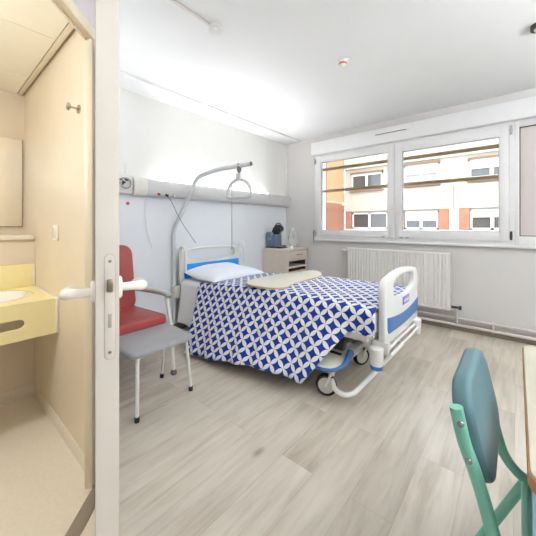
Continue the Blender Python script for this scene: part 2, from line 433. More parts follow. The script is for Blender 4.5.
# ------------------------------------------------------------------ radiator and pipes
t = thing('radiator', (1.75, W-.06, .24), 'white ribbed panel radiator hung on the wall under the window', 'radiator')
RX0, RX1 = 1.165, 2.40; RY0, RY1 = W-.125, W-.03
n = 31; poly = []
for i in range(n):
    p0 = RX0+.02+(RX1-RX0-.04)*i/n; pw = (RX1-RX0-.04)/n
    poly += [(p0+.0*pw, 0), (p0+.20*pw, .020), (p0+.38*pw, .020), (p0+.58*pw, 0)]
poly = [(RX0+.012, 0)] + poly + [(RX1-.012, 0), (RX1, .010), (RX1, .032), (RX0, .032), (RX0, .010)]
bm = B(); prism(bm, [(p[0], RY0+p[1]) for p in poly], .60, Matrix.Translation((0, 0, .262)))
obj('front_panel', bm, M['rad'], t, sharp=20)
bm = B(); box(bm, RX0, RX1, RY0+.001, RY0+.03, .238, .263, bev=.004); box(bm, RX0, RX1, RY0+.001, RY0+.03, .861, .886, bev=.004); obj('panel_rim', bm, M['rad'], t)
bm = B()
for i in range(44):
    x = RX0+.03+i*(RX1-RX0-.06)/43; box(bm, x-.004, x+.004, RY0+.03, RY1-.015, .26, .87)
box(bm, RX0, RX1, RY1-.015, RY1, .245, .88); obj('convector_fins', bm, M['rad'], t)
bm = B()
for x in (RX0-.004, RX1-.001): obj('side_cover', bx(x, x+.005, RY0, RY1, .245, .884), M['pipe'], t)
bm = tb([(RX1, RY0+.04, .275), (RX1+.07, RY0+.04, .275)], .014, 10); tube(bm, [(RX1+.075, RY0+.04, .275), (RX1+.1, RY0+.04, .275)], .022, 12)
obj('valve', bm, M['darkmetal'], t)
obj('connecting_pipe', tb([(RX1+.055, RY0+.04, .27), (RX1+.055, RY0+.06, .07)], .010, 10), M['pipe'], t)
bm = tb([(RX0-.055, RY0+.03, .845), (RX0+.01, RY0+.03, .845)], .012, 10); tube(bm, [(RX0-.085, RY0+.03, .845), (RX0-.05, RY0+.03, .845)], .022, 12)
obj('thermostat_valve', bm, [M['nylon']], t)
obj('riser_pipe', tb([(RX0-.02, RY0+.05, .835), (RX0-.02, RY0+.07, .13)], .008, 10), M['pipe'], t)
t = thing('heating_pipe', (2.5, W-.05, .06), 'pair of painted heating pipes running just above the skirting below the radiator', 'pipe')
for z, r in ((.145, .014), (.072, .016)): obj('pipe', tb([(.55, W-.045, z), (XR, W-.045, z)], r, 12), M['pipe'], t)
for x in (1.3, 2.0, 2.78, 3.6):
    obj('pipe_clip', bx(x-.008, x+.008, W-.064, W-.01, .052, .165, bev=.003), M['pipe'], t)

# ------------------------------------------------------------------ bathroom, door wall
DP = .515
obj('wall_partition', (lambda bm: (prism(bm, [(-.0, DP), (1.462, DP), (1.485, .545), (1.45, .58), (0, .58)], ZC), bm)[-1])(B()), [M['bathwall']], kind='structure')
obj('wall_partition_bedroom_side', bx(0, 1.42, .58, .595, 0, ZC), M['wall'], kind='structure').name = 'wall_bedroom_side'
# diagonal wall along x+y = 2 : above the door and beyond the latch jamb
d = Vector((1, -1, 0)).normalized(); nn = Vector((1, 1, 0)).normalized()
O = Vector((1.485, .515, 0))          # hinge side of the opening on the hall face
def dg(s, w, z): return O + d*s + nn*w + Vector((0, 0, z))
def dbox(s0, s1, w0, w1, z0, z1, bev=0):
    return box(B(), s0, s1, w0, w1, z0, z1, bev=bev, mtx=frame_mtx(O, d, nn))
OW = .86; DH = 2.045
obj('wall_diagonal', dbox(-.02, OW+.05, -.055, .0, DH+.05, ZC), M['lilac'], kind='structure')
obj('wall_diagonal_latch_side', dbox(OW+.05, 2.85, -.055, .0, 0, ZC), M['lilac'], kind='structure')
bm = dbox(-.004, .022, -.034, -.0, 0, DH+.04, .003)
t_ = dbox(OW, OW+.05, -.062, .012, 0, DH+.04, .003); me = bpy.data.meshes.new('q'); t_.to_mesh(me); t_.free(); bm.from_mesh(me)
t_ = dbox(.0, OW+.05, -.034, .006, DH, DH+.05, .003); me = bpy.data.meshes.new('q'); t_.to_mesh(me); t_.free(); bm.from_mesh(me)
t_ = dbox(.022, OW, -.034, -.026, DH-.008, DH, .001); me = bpy.data.meshes.new('q'); t_.to_mesh(me); t_.free(); bm.from_mesh(me)
obj('trim_5', bm, M['frame'], kind='structure')
# bathroom floor, threshold
bm = B(); prism(bm, [(0, DP), (1.485, DP), (3.5, -1.5), (0, -1.5)], .003); obj('floor_bathroom', bm, M['bathfloor'], kind='structure')
bm = dbox(.0, OW, .0, .058, .003, .007, .001); obj('trim_6', bm, M['strip'], kind='structure')
obj('floor_threshold', dbox(.05, OW, .058, .12, .0005, .003), M['bathfloor'], kind='structure')
# bathroom walls
obj('wall_bathroom_back', bx(0, .045, -1.5, DP, 0, 2.25), M['bathwall'], kind='structure')
obj('wall_bathroom_boxing', bx(.045, .37, -1.5, DP, 0, 1.10), M['bathback'], kind='structure')
obj('wall_bathroom_far', bx(0, 3.4, -1.65, -1.5, 0, ZC), M['bathwall'], kind='structure')
obj('ceiling_bathroom', (lambda bm: (prism(bm, [(0, DP), (1.44, DP), (3.4, -1.45), (0, -1.5)], .12, Matrix.Translation((0, 0, 2.216))), bm)[-1])(B()), M['trayedge'], kind='structure')
xs = [.05, .42, 1.06, 1.70, 2.34]
bm = B()
for a, b in zip(xs, xs[1:]):
    y1 = .47
    q = 1.945; pl = [(a+.003, -1.45), (b-.003, -1.45), (b-.003, min(y1, q-b))]
    if q-y1 > a and q-y1 < b: pl.append((q-y1, y1))
    pl.append((a+.003, min(y1, q-a)))
    prism(bm, pl, .01, Matrix.Translation((0, 0, 2.205)), bev=.0015, seg=1)
obj('ceiling_panels', bm, M['bathceil'], kind='structure').name = 'trim_7'
bm = B(); prism(bm, [(.05, .474), (1.44, .474), (1.42, .500), (.05, .500)], .014, Matrix.Translation((0, 0, 2.200)), bev=.002)
obj('trim_8', bm, M['frame'], kind='structure')
# coved skirting
bm = box(B(), .37, .376, -1.5, DP, .003, .083, bev=.002); box(bm, .37, 1.45, DP-.006, DP, .003, .083, bev=.002)
obj('baseboard_bathroom', bm, M['bathfloor'], kind='structure')

# mirror
t = thing('mirror', (.05, -.3, 1.185), 'large frameless bathroom mirror above the white shelf', 'mirror')
obj('mirror_glass', bx(.046, .054, -1.3, .50, 1.19, 1.855), M['mirror'], t)
bm = B()
box(bm, .046, .057, -1.3, .503, 1.185, 1.19, bev=.001); box(bm, .046, .0565, .5, .503, 1.185, 1.856, bev=.001)
obj('mirror_edge', bm, M['brass'], t)
obj('mirror_clip', bx(.05, .066, .33, .37, 1.17, 1.195, bev=.002), M['chrome'], t)
obj('wall_shelf', bx(.046, .40, -1.4, .510, 1.101, 1.13, bev=.002), M['shelfm'], label='long white shelf under the bathroom mirror', cat='shelf')
# vanity
t = thing('washbasin_counter', (.65, -.3, .58), 'yellow moulded washbasin counter with a towel slot in its front apron', 'washbasin')
def ell(cx, cy, a, b, n=40): return [(cx+a*math.cos(2*PI*k/n), cy+b*math.sin(2*PI*k/n)) for k in range(n)]
CXB, CYB = .645, .06
bm = B(); prism(bm, rrect(.372, .93, -1.3, .508, .004, 2), .03, Matrix.Translation((0, 0, .746)), holes=[ell(CXB, CYB, .225, .36)])
obj('countertop', bm, M['yellow'], t)
slot = [(z, x) for x, z in rrect(-.62, .335, .648, .695, .022, 6)]
bm = B(); prism(bm, [(y, z) for y, z in rrect(-1.3, .508, .578, .776, .004, 2)], .022, YZ(.918), holes=[rrect(-.35, .36, .640, .692, .025, 6)])
obj('front_apron', bm, M['yellow'], t)
obj('backsplash', bx(.371, .392, -1.3, .508, .776, .93, bev=.004), M['yellow'], t)
bm = box(B(), .371, .945, .500, .514, .578, .779, bev=.002); box(bm, .388, .398, .500, .514, .776, .934, bev=.002)
obj('sealant_edge', bm, M['shelfm'], t)
bm = B(); rings = []
prof = [(1.10, .777), (1.05, .783), (1.0, .781), (.95, .765), (.86, .71), (.65, .66), (.3, .645), (.05, .642)]
for k, z in prof: rings.append([bm.verts.new((x, y, z)) for x, y in ell(CXB, CYB, .225*k, .36*k, 40)])
for a, b in zip(rings, rings[1:]):
    for j in range(40): bm.faces.new((a[j], a[(j+1) % 40], b[(j+1) % 40], b[j]))
bm.faces.new(rings[-1]); obj('basin', bm, M['basin'], t)
# switch, hooks
def wallswitch():
    t = thing('light_switch', (.9, DP, 1.11), 'small white rocker light switch on the beige bathroom wall', 'switch')
    obj('switch_plate', bx(.865, .940, DP-.012, DP, 1.11, 1.20, bev=.004), M['shelfm'], t)
    obj('rocker', bx(.885, .92, DP-.018, DP-.010, 1.125, 1.185, bev=.003), M['nylon'], t)
wallswitch()
for (x, z, lab) in ((1.283, 1.785, 'round steel wall peg high on the beige bathroom wall near the door frame'),):
    t = thing('wall_hook', (x, DP, z), lab, 'hook')
    mm = frame_mtx((x, DP, z), (1, 0, 0), (0, 0, 1))
    obj('rosette', lathe(B(), [(.0, -.0), (.022, 0), (.022, .006), (.01, .008)], 20, mm), M['chrome'], t)
    obj('peg', lathe(B(), [(.005, .006), (.005, .040), (.016, .042), (.020, .047), (.017, .053), (0, .055)], 20, mm), M['chrome'], t)

# ------------------------------------------------------------------ door leaf (swung towards the viewer)
dl = Vector((.944, -.329, 0)).normalized(); dn = Vector((.329, .944, 0)).normalized()
HG = Vector((1.497, .513, 0)) + dn*.0
LW = .84; TH = .046
dm = frame_mtx(HG + Vector((0, 0, 0)), dl, dn)     # local x along the leaf, y through it, z up  (x cross y = z)
door = obj('door_1', box(B(), .006, LW, .0, TH, .012, 2.035, bev=.003, mtx=dm), M['leafpaint'], kind='structure')
def dpart(name, bm, m, p=door): 
    bm.transform(dm); return obj(name, bm, m, p)
# lipping on the outer edge
lp = dpart('edge_lipping', box(B(), LW, LW+.002, .002, TH-.002, .014, 2.033), M['plate'])
zc = 1.063
pl = B(); prism(pl, [(a, b) for a, b in rrect(.0175, .0375, .911, 1.137, .0099, 8)], .003, frame_mtx((LW+.001, 0, 0), (0, 1, 0), (0, 0, 1)), bev=.0006)
lpl = dpart('latch_plate', pl, M['plate'])
pl = B(); prism(pl, rrect(.0166, .0384, .9100, 1.1380, .0106, 8), .0008, frame_mtx((LW+.0015, 0, 0), (0, 1, 0), (0, 0, 1)))
dpart('plate_recess', pl, M['strip'])
bm = B(); box(bm, LW, LW+.014, .0215, .0335, zc-.006, zc+.021, bev=.003); dpart('latch_bolt', bm, M['brass'], lpl)
bm = B(); box(bm, LW, LW+.0045, .0240, .0310, zc-.084, zc-.054, bev=.0004); dpart('deadbolt', bm, M['strip'], lpl)
for z in (1.122, .926):
    sb = lathe(B(), [(0, 0), (.0035, 0), (.003, .0012), (0, .0012)], 12, frame_mtx((LW+.004, .0275, z), (0, 1, 0), (0, 0, 1))); dpart('screw', sb, M['brass'], lpl)
for side, nm in ((-1, 'lever_handle'), (1, 'lever_handle')):
    y0 = 0 if side < 0 else TH
    cx = LW-.055
    zc = 1.048 if side < 0 else 1.054
    m2 = Matrix.Translation((cx, y0, zc)) @ Matrix.Rotation(-side*PI/2, 4, 'X')
    root = dpart(nm, lathe(B(), [(0, 0), (.026, 0), (.026, .006), (.022, .009), (.0, .009)], 24, m2), M['nylon'])
    pts = smoothpath([(cx, y0+side*.006, zc), (cx, y0+side*.035, zc), (cx-.004, y0+side*.048, zc-.001), (cx-.022, y0+side*.056, zc-.004), (cx-.06, y0+side*.055, zc-.007), (cx-.110, y0+side*.050, zc-.013)], 5)
    rr = [.0095+.0035*min(1, i/12) for i in range(len(pts))]; rr[-1] = .008
    hb = tube(B(), pts, rr, 14)
    dpart('lever', hb, M['nylon'], root)

# ------------------------------------------------------------------ service rail above the bed
t = thing('bedhead_service_rail', (.06, 2.6, 1.5), 'long light grey bedhead service rail with uplight mounted on the wall above the bed', 'rail')
prof = [(0, 1.500), (.075, 1.497), (.105, 1.512), (.122, 1.545), (.126, 1.59), (.118, 1.635), (.100, 1.662), (.085, 1.672), (.0, 1.672)]
bm = B(); prism(bm, [(z, x) for x, z in prof], 3.90-1.34, XZ(1.34)); obj('rail_body', bm, M['railm'], t, sharp=28)
bm = B(); prism(bm, [(z, x) for x, z in [(0, 1.496), (.08, 1.493), (.109, 1.509), (.127, 1.543), (.131, 1.59), (.123, 1.638), (.104, 1.667), (.087, 1.678), (0, 1.678)]], .13, XZ(1.345)); obj('end_cap', bm, M['railcap'], t, sharp=28)
bm = B(); prism(bm, [(z, x) for x, z in [(0, 1.498), (.08, 1.495), (.107, 1.511), (.124, 1.544), (.128, 1.59), (.12, 1.637), (.102, 1.664), (.086, 1.674), (0, 1.674)]], .05, XZ(3.89)); obj('end_cap', bm, M['railm'], t, sharp=28)
M['tubelight'] = emis('uplight_diffuser', (1, .98, .94), 3.)
obj('uplight_diffuser', bx(.02, .075, 1.60, 3.42, 1.672, 1.685, bev=.003), M['tubelight'], t)
obj('call_socket', tube(B(), [(.105, 1.60, 1.528), (.135, 1.60, 1.518)], .012, 12), M['redp'], t)
obj('data_socket', tube(B(), [(.105, 1.69, 1.522), (.14, 1.69, 1.510)], .013, 12), M['dark'], t)
obj('gas_outlet', tube(B(), [(.105, 1.78, 1.522), (.132, 1.78, 1.512)], .013, 12), M['nylon'], t)
# coiled hose unit at the rail's end
t = thing('gas_outlet_box', (.06, 1.24, 1.5), 'round white outlet box with coiled tubing at the near end of the rail', 'outlet')
obj('outlet_body', bx(0, .095, 1.14, 1.3445, 1.502, 1.695, bev=.018, seg=4), M['railcap'], t)
obj('outlet_face', lathe(B(), [(0, 0), (.075, 0), (.075, .012), (.066, .018), (0, .018)], 28, frame_mtx((.088, 1.26, 1.60), (0, 1, 0), (0, 0, 1))), M['detwhite'], t)
bm = B(); pts = []
for k in range(60):
    a = 2*PI*k/26; r = .058-.0003*k; pts.append((.112+.0004*k, 1.26+r*math.cos(a), 1.60+r*math.sin(a)))
tube(bm, pts, .005, 8); obj('coiled_tubing', bm, M['pvcgrey'], t)
bm = B()
for y, z in ((1.215, 1.635), (1.24, 1.615), (1.262, 1.64), (1.225, 1.60)): tube(bm, [(.105, y, z), (.125, y+.01, z-.01)], .010, 10)
obj('connector', bm, M['darkmetal'], t)
t = thing('antenna_box', (.02, 1.2, 1.70), 'small flat white box with a stub antenna on the wall above the outlet box', 'receiver')
obj('receiver_body', bx(.0, .03, 1.17, 1.285, 1.702, 1.79, bev=.006), M['wall'], t)
obj('antenna', tb([(.02, 1.305, 1.70), (.02, 1.305, 1.81)], .005, 8), M['nylon'], t)
obj('red_wall_button', lathe(B(), [(0, 0), (.016, 0), (.016, .008), (.011, .010), (.010, .018), (0, .019)], 18, frame_mtx((.012, 1.325, 1.415), (0, 1, 0), (0, 0, 1))), M['orange'],
    label='small orange-red wall button below the outlet box', cat='button', base=(.012, 1.325, 1.40))
# call cord hanging from the black socket, down to the headboard
pts = smoothpath([(.14, 1.69, 1.505), (.16, 1.72, 1.45), (.15, 1.84, 1.25), (.13, 2.0, 1.06), (.12, 2.06, .99)], 8)
obj('call_cord', tube(B(), pts, .0026, 6), M['dark'], label='thin black call cord hanging slantwise from the rail to the headboard', cat='cord')
pts = smoothpath([(.03, 1.50, 1.50), (.022, 1.5, 1.3), (.022, 1.53, 1.1), (.03, 1.58, .95)], 6)
obj('wall_cable', tube(B(), pts, .0028, 6), M['wall'], label='thin white cable hanging down the wall beside the red armchair', cat='cable')

# ------------------------------------------------------------------ bed
HX = .10; FX = 2.30; BY0, BY1 = 1.875, 2.785
bed = thing('hospital_bed', (1.2, 2.33, 0), 'adjustable white hospital bed with blue insert panels standing by the rail wall', 'bed')
def boardpanel(xc, y0, y1, z0, z1, zt, th, hy0, hy1, hz0, hz1, name):
    """end board: rounded outline with arched top, oval-cornered hand opening with a sagging lower edge"""
    pts = []
    r = .085; n = 8
    for k in range(n+1): a = PI*k/(2*n); pts.append((y0+r-r*math.cos(a), z1-r+r*math.sin(a)))
    m = 14
    for k in range(1, m):
        s = k/m; pts.append((y0+r+(y1-y0-2*r)*s, z1+(zt-z1)*math.sin(PI*s)**.8))
    for k in range(n+1): a = PI*k/(2*n); pts.append((y1-r+r*math.sin(a), z1-r+r*math.cos(a)))
    pts += [(y1, z0+.03), (y1-.03, z0), (y0+.03, z0), (y0, z0+.03)]
    hole = [(hy0, hz1-.03), (hy0+.03, hz1)]
    for k in range(1, m): s = k/m; hole.append((hy0+.03+(hy1-hy0-.06)*s, hz1+(zt-z1)*.7*math.sin(PI*s)))
    hole += [(hy1-.03, hz1), (hy1, hz1-.03), (hy1, hz0+.04), (hy1-.02, hz0+.015)]
    for k in range(1, m): s = 1-k/m; hole.append((hy0+.02+(hy1-hy0-.04)*s, hz0+.015-.03*math.sin(PI*s)))
    hole += [(hy0+.02, hz0+.015), (hy0, hz0+.04)]
    bm = B(); prism(bm, pts, th, YZ(xc-th/2), holes=[hole], bev=.012, seg=3); return obj(name, bm, M['bed'], bed, sharp=50)
def arcpanel(xa, xb, y0, y1, zt0, zt1, zb, sag, m, name, parent):
    pts = [(y0, zb+.03), (y0+.02, zb)]; k = 14
    pts += [(y0+.02+(y1-y0-.04)*i/k, zb-.012*math.sin(PI*i/k)) for i in range(1, k)]
    pts += [(y1-.02, zb), (y1, zb+.03), (y1, zt1)]
    pts += [(y1+(y0-y1)*i/k, zt1+(zt0-zt1)*i/k-sag*math.sin(PI*i/k)) for i in range(1, k)]
    pts += [(y0, zt0)]
    bm = B(); prism(bm, pts, xb-xa, YZ(xa), bev=.003); return obj(name, bm, m, parent)
fb = boardpanel(FX, BY0+.055, BY1-.035, .405, .848, .878, .045, BY0+.235, BY1-.155, .690, .815, 'footboard')
arcpanel(FX+.020, FX+.0275, BY0+.10, BY1-.05, .588, .585, .480, .035, M['bedblue'], 'blue_insert', fb)
bg = obj('badge', bx(FX+.021, FX+.028, 2.31, 2.47, .605, .665, bev=.003, mtx=None), M['badge'], fb)
bm = B()
for i in range(5): box(bm, FX+.027, FX+.0295, 2.335+i*.025, 2.350+i*.025, .622, .648 if i % 2 else .642)
obj('badge_lettering', bm, M['badgew'], bg)
hb_ = boardpanel(HX, BY0-.02, BY1-.02, .52, .925, .945, .04, BY0+.075, BY1-.10, .790, .908, 'headboard')
arcpanel(HX+.018, HX+.026, BY0+.03, BY1-.04, .757, .757, .59, -.0, M['headblue'], 'bright_blue_insert', hb_)
for s, y in ((-1, BY0-.02), (1, BY1-.02)):
    pts = roundcorners([(HX+.02, y, .60), (HX+.02, y, .955), (HX+.11, y, .96), (HX+.12, y, .70)], .05)
    obj('grab_loop', tube(B(), pts, .016, 10), M['bed'], hb_)
# side rails of the sleeping deck + foot bow
bm = B()
pts = roundcorners([(.16, 1.90, .445), (2.10, 1.895, .455), (2.24, 1.94, .455), (2.26, 2.33, .455), (2.24, 2.73, .455), (2.10, 2.765, .455), (.16, 2.76, .445)], .08)
tube(bm, pts, .020, 10, ry=.030); obj('deck_frame', bm, M['bedgrey'], bed)
obj('deck_panel', bx(.14, 2.22, 1.90, 2.76, .42, .462, bev=.01), M['bedgrey'], bed)
bm = B(); box(bm, .3, 2.0, 2.0, 2.06, .27, .35, bev=.01); box(bm, .3, 2.0, 2.6, 2.66, .27, .35, bev=.01)
for x in (.35, 1.1, 1.9): box(bm, x, x+.07, 2.03, 2.63, .28, .34, bev=.008)
obj('underframe', bm, M['under'], bed)
for x0, x1 in ((.75, .42), (1.45, 1.72)):
    for y in (2.15, 2.5): obj('lift_arm', tb([(x0, y, .42), (x1, y, .20)], .022, 10), M['under'], bed)
# lower chassis
bm = B()
pts = roundcorners([(1.80, 1.98, .145), (1.98, 1.86, .12), (2.05, 1.77, .105), (2.13, 1.755, .105), (2.165, 1.80, .11), (2.19, 2.0, .14), (2.19, 2.66, .14), (2.165, 2.86, .11), (2.13, 2.90, .105), (2.05, 2.88, .105), (1.98, 2.8, .12), (1.80, 2.68, .145)], .05)
tube(bm, pts, .0165, 12); obj('chassis_bow', bm, M['bed'], bed)
bm = B(); box(bm, .35, 1.98, 2.06, 2.13, .12, .18, bev=.01); box(bm, .35, 1.98, 2.53, 2.60, .12, .18, bev=.01)
box(bm, .35, .42, 1.95, 2.71, .12, .18, bev=.01); box(bm, 1.90, 1.97, 1.93, 2.73, .13, .19, bev=.01)
obj('chassis', bm, M['bedgrey'], bed)
def castor(cx, cy, ang):
    R_ = .074
    c, s = math.cos(ang), math.sin(ang)
    mm = frame_mtx((cx, cy, R_+.002), (c, s, 0), (0, 0, 1))     # wheel plane holds (c,s) and z ; axis = u x v
    t = obj('castor', lathe(B(), [(.052, -.016), (R_-.008, -.020), (R_, -.012), (R_, .012), (R_-.008, .020), (.052, .016)], 32, mm), M['dark'], bed)
    obj('hub', lathe(B(), [(0, -.022), (.012, -.023), (.03, -.021), (.054, -.018), (.055, .018), (.03, .021), (.012, .023), (0, .022)], 28, mm), M['wheelhub'], t)
    bm = B(); ax = Vector((s, -c, 0))
    for q in (-1, 1):
        p = Vector((cx, cy, 0))+ax*q*.028
        tube(bm, [p+Vector((0, 0, R_)), p+Vector((c*.03, s*.03, .15)), Vector((cx+c*.035, cy+s*.035, .165))], .009, 8)
    tube(bm, [(cx+c*.035, cy+s*.035, .15), (cx+c*.035, cy+s*.035, .20)], .022, 12)
    obj('fork', bm, M['bed'], t)
castor(1.945, 1.845, math.radians(20)); castor(1.95, 2.44, math.radians(60)); castor(.40, 2.0, math.radians(20)); castor(.42, 2.66, math.radians(20))
# near foot corner cover with its blue brake pedal
pp = [(1.72, 2.05), (1.80, 1.845), (1.87, 1.775), (1.96, 1.755), (2.03, 1.785), (2.06, 1.87), (2.05, 1.98), (2.0, 2.09), (1.85, 2.12)]
sm = smoothpath([(a, b, 0) for a, b in pp+[pp[0]]], 5)[:-1]
bm = B(); prism(bm, [(p.x, p.y) for p in sm], .035, Matrix.Translation((0, 0, .215)), bev=.008); cv = obj('corner_cover', bm, M['tray'], bed)
bm = B(); pts = smoothpath([(1.79, 1.855, .225), (1.865, 1.768, .225), (1.96, 1.745, .225), (2.04, 1.78, .232), (2.072, 1.87, .25), (2.06, 1.99, .285)], 6)
rr = [.012]*len(pts); 
for i in range(8): rr[-1-i] = .026-.0017*i
tube(bm, pts, rr, 12); obj('brake_pedal', bm, M['bedblue'], cv)
obj('cover_slot', bx(1.85, 1.99, 1.97, 2.0, .249, .254), M['dark'], cv)
obj('cover_neck', tube(B(), [(1.96, 1.86, .16), (1.95, 1.88, .22)], [.026, .045], 14), M['bed'], cv)
# corner roller, foot buffer and twin rail behind the footboard
for y in (1.925, 2.66):
    rb = obj('corner_roller', lathe(B(), [(0, .0), (.036, 0), (.040, .01), (.043, .09), (.046, .115), (.040, .125), (.0, .126)], 24, Matrix.Translation((2.27 if y < 2 else 2.325, y, .280 if y < 2 else .30))), M['bed'], bed)
    if y < 2: obj('roller_ring', lathe(B(), [(0, 0), (.030, 0), (.040, .008), (.042, .03), (.0, .03)], 24, Matrix.Translation((2.27, y, .255))), M['bedblue'], rb)
for x, z in ((2.325, .385), (2.350, .358)):
    obj('foot_rail', tb([(x, 1.95, z), (x, 2.68, z)], .0085, 10), M['bed'], bed)
bm = B(); box(bm, 2.24, 2.34, 1.93, 1.97, .36, .44, bev=.006); box(bm, 2.28, 2.33, 2.64, 2.67, .36, .44, bev=.006); box(bm, 2.22, 2.30, 1.95, 2.71, .395, .425, bev=.008)
obj('foot_bracket', bm, M['bedgrey'], bed)

# mattress with sheet
def ztop(x):
    s = max(0, min(1, (x-.3)/1.2)); s = s*s*(3-2*s)
    return .590+.062*s
def ringgrid(sections, closed_u=True):
    pass
bm = B(); nx = 30; prof = []
X0, X1 = .13, 2.262
rows = []
for i in range(nx+1):
    x = X0+(X1-X0)*i/nx; zt = ztop(x)-.014; row = []
    e = 1.0
    if i == 0 or i == nx: e = .0
    for (a, r) in ((0, 0),):
        y0, y1, z0 = 1.885, 2.775, .462
        ins = .035 if e == 0 else 0
        for k in range(32):
            th = 2*PI*k/32; c, s = math.cos(th), math.sin(th)
            sg = lambda v: (abs(v)**.28)*(1 if v >= 0 else -1)
            row.append(bm.verts.new((x, (y0+y1)/2+((y1-y0)/2-ins)*sg(c), (z0+zt)/2+((zt-z0)/2-ins*.5)*sg(s))))
    rows.append(row)
for a, b in zip(rows, rows[1:]):
    for k in range(32): bm.faces.new((a[k], a[(k+1) % 32], b[(k+1) % 32], b[k]))
bm.faces.new(rows[0]); bm.faces.new(rows[-1])
obj('mattress', bm, M['sheet'], label='thick mattress in a white fitted sheet lying on the hospital bed', cat='mattress')

# drape: cross-section sampled by arc length
def crosssection(x, off, hang, flare, far_hang=.25, seg=.02):
    """near-side drape; returns list of (y,z,arc) from far hem over the top to the near hem"""
    zt = ztop(x)+off; yn, yf = 1.868-off, 2.79+off; r = .055
    path = []
    # far side up
    z = zt-far_hang
    path.append((yf+.015, z)); path.append((yf, zt-r))
    for k in range(1, 6): a = PI/2*k/5; path.append((yf-r+r*math.cos(a), zt-r+r*math.sin(a)))
    for k in range(1, 24):
        s = k/24; y = (yf-r)+((yn+r)-(yf-r))*s
        path.append((y, zt+.006*math.sin(PI*s)+.004*math.sin(x*9+s*11)))
    for k in range(0, 7): a = PI/2*k/6; path.append((yn+r-r*math.sin(a), zt-r+r*math.cos(a)))
    return path, yn, zt-r
def resample(path, ds):
    out = [path[0]]; acc = 0
    for a, b in zip(path, path[1:]):
        L_ = math.hypot(b[0]-a[0], b[1]-a[1]); n = max(1, int(L_/ds))
        for k in range(1, n+1): out.append((a[0]+(b[0]-a[0])*k/n, a[1]+(b[1]-a[1])*k/n))
    return out
def drape(name, m, x0, x1, off, hangf, flaref, nx, label, cat, x0skew=0., wave=.012, x1skew=0):
    bm = B(); rows = []; uvs = []
    NH = 22
    for i in range(nx+1):
        xf = i/nx; x = x0+(x1-x0)*xf
        path, yn, zs = crosssection(x, off, 0, 0)
        hang = hangf(x); fl = flaref(x)
        pts = [(y, z, 0) for y, z in path]
        for k in range(1, NH+1):
            s = k/NH; h = hang*s
            w = wave*s*math.sin(x*17+1.3*math.sin(x*5))+wave*.6*s*math.sin(x*31+2)
            pts.append((yn-fl*(s**1.15)*(h/max(h, 1e-6))-w, zs-h, s))
        row = []; arc = 0; ar = []; prev = None
        for (y, z, s) in pts:
            if prev: arc += math.hypot(y-prev[0], z-prev[1])
            prev = (y, z); ar.append(arc)
            xx = x+x0skew*s*(1-xf)**2
            row.append(bm.verts.new((xx, y, z)))
        mid = ar[len(path)-1]
        uvs.append([(x+x0skew*pts[j][2]*(1-xf)**2, ar[j]-mid) for j in range(len(pts))]); rows.append(row)
    uvl = bm.loops.layers.uv.new('UVMap')
    bm.verts.index_update()
    look = {}
    for r_, u_ in zip(rows, uvs):
        for v_, q in zip(r_, u_): look[v_] = q
    for a, b in zip(rows, rows[1:]):
        for k in range(len(a)-1):
            f = bm.faces.new((a[k], a[k+1], b[k+1], b[k]))
            for l in f.loops: l[uvl].uv = look[l.vert]
    o = obj(name, bm, m, label=label, cat=cat, sharp=80)
    sd = o.modifiers.new('thick', 'SOLIDIFY'); sd.thickness = .007; sd.offset = 1 if False else 0
    return o
def ss(a, b, x):
    t = max(0, min(1, (x-a)/(b-a))); return t*t*(3-2*t)
def hang_cover(x):
    full = .515-.035*ss(.5, 1.8, x)
    if x < 1.845: return full
    t = min(1, (x-1.845)/.25); return full*(1-t)+.125*t
def flare_cover(x):
    f = .30-.10*ss(.5, 1.9, x)
    t = ss(1.84, 2.10, x); return f*(1-t)+.0*t
drape('bedspread', M['pattern'], .44, 2.278, .008, hang_cover, flare_cover, 90,
      'blue bedspread with interlocking white petal pattern draped over the bed', 'bedspread', x0skew=.20)
drape('white_sheet', M['sheet'], .125, .56, .001, lambda x: .40, lambda x: .05, 16,
      'white sheet hanging down the side at the head of the bed', 'sheet', wave=.01)

# pillow
bm = B(); nu, nv = 26, 18; top = []; bot = []
PX, PY = .42, 2.26; hx, hy = .27, .40
for i in range(nu+1):
    for j in range(nv+1):
        u = -1+2*i/nu; v = -1+2*j/nv
        px = hx*v*(1-.07*(1-abs(u)**2)*0-.06*(abs(v))*(1-u*u)); py = hy*u*(1-.06*abs(u)*(1-v*v))
        h = .092*((1-abs(u)**2.6)*(1-abs(v)**2.6))**.5+.004*math.sin(7*u+3*v)*(1-u*u)*(1-v*v)
        x = PX+px; y = PY+py
        tilt = .26*max(0, -v)**1.4*hx  # the wall end rests against the headboard
        if v < 0: zz = tilt
        else: zz = 0
        base = ztop(x)+.022+zz*1.0
        top.append((x, y, base+h+.03*(1-u*u)*(1-v*v)**.5)); bot.append((x, y, base-min(h, .012)*.6))
def grid(bm, pts, nu, nv, flip=False):
    v = [bm.verts.new(p) for p in pts]
    for i in range(nu):
        for j in range(nv):
            a, b, c, d_ = v[i*(nv+1)+j], v[(i+1)*(nv+1)+j], v[(i+1)*(nv+1)+j+1], v[i*(nv+1)+j+1]
            bm.faces.new((d_, c, b, a) if flip else (a, b, c, d_))
grid(bm, top, nu, nv); grid(bm, bot, nu, nv, True)
bmesh.ops.remove_doubles(bm, verts=bm.verts[:], dist=.0035)
o = obj('pillow', bm, M['pillow'], label='plump white pillow lying against the headboard', cat='pillow', sharp=120, subsurf=1)

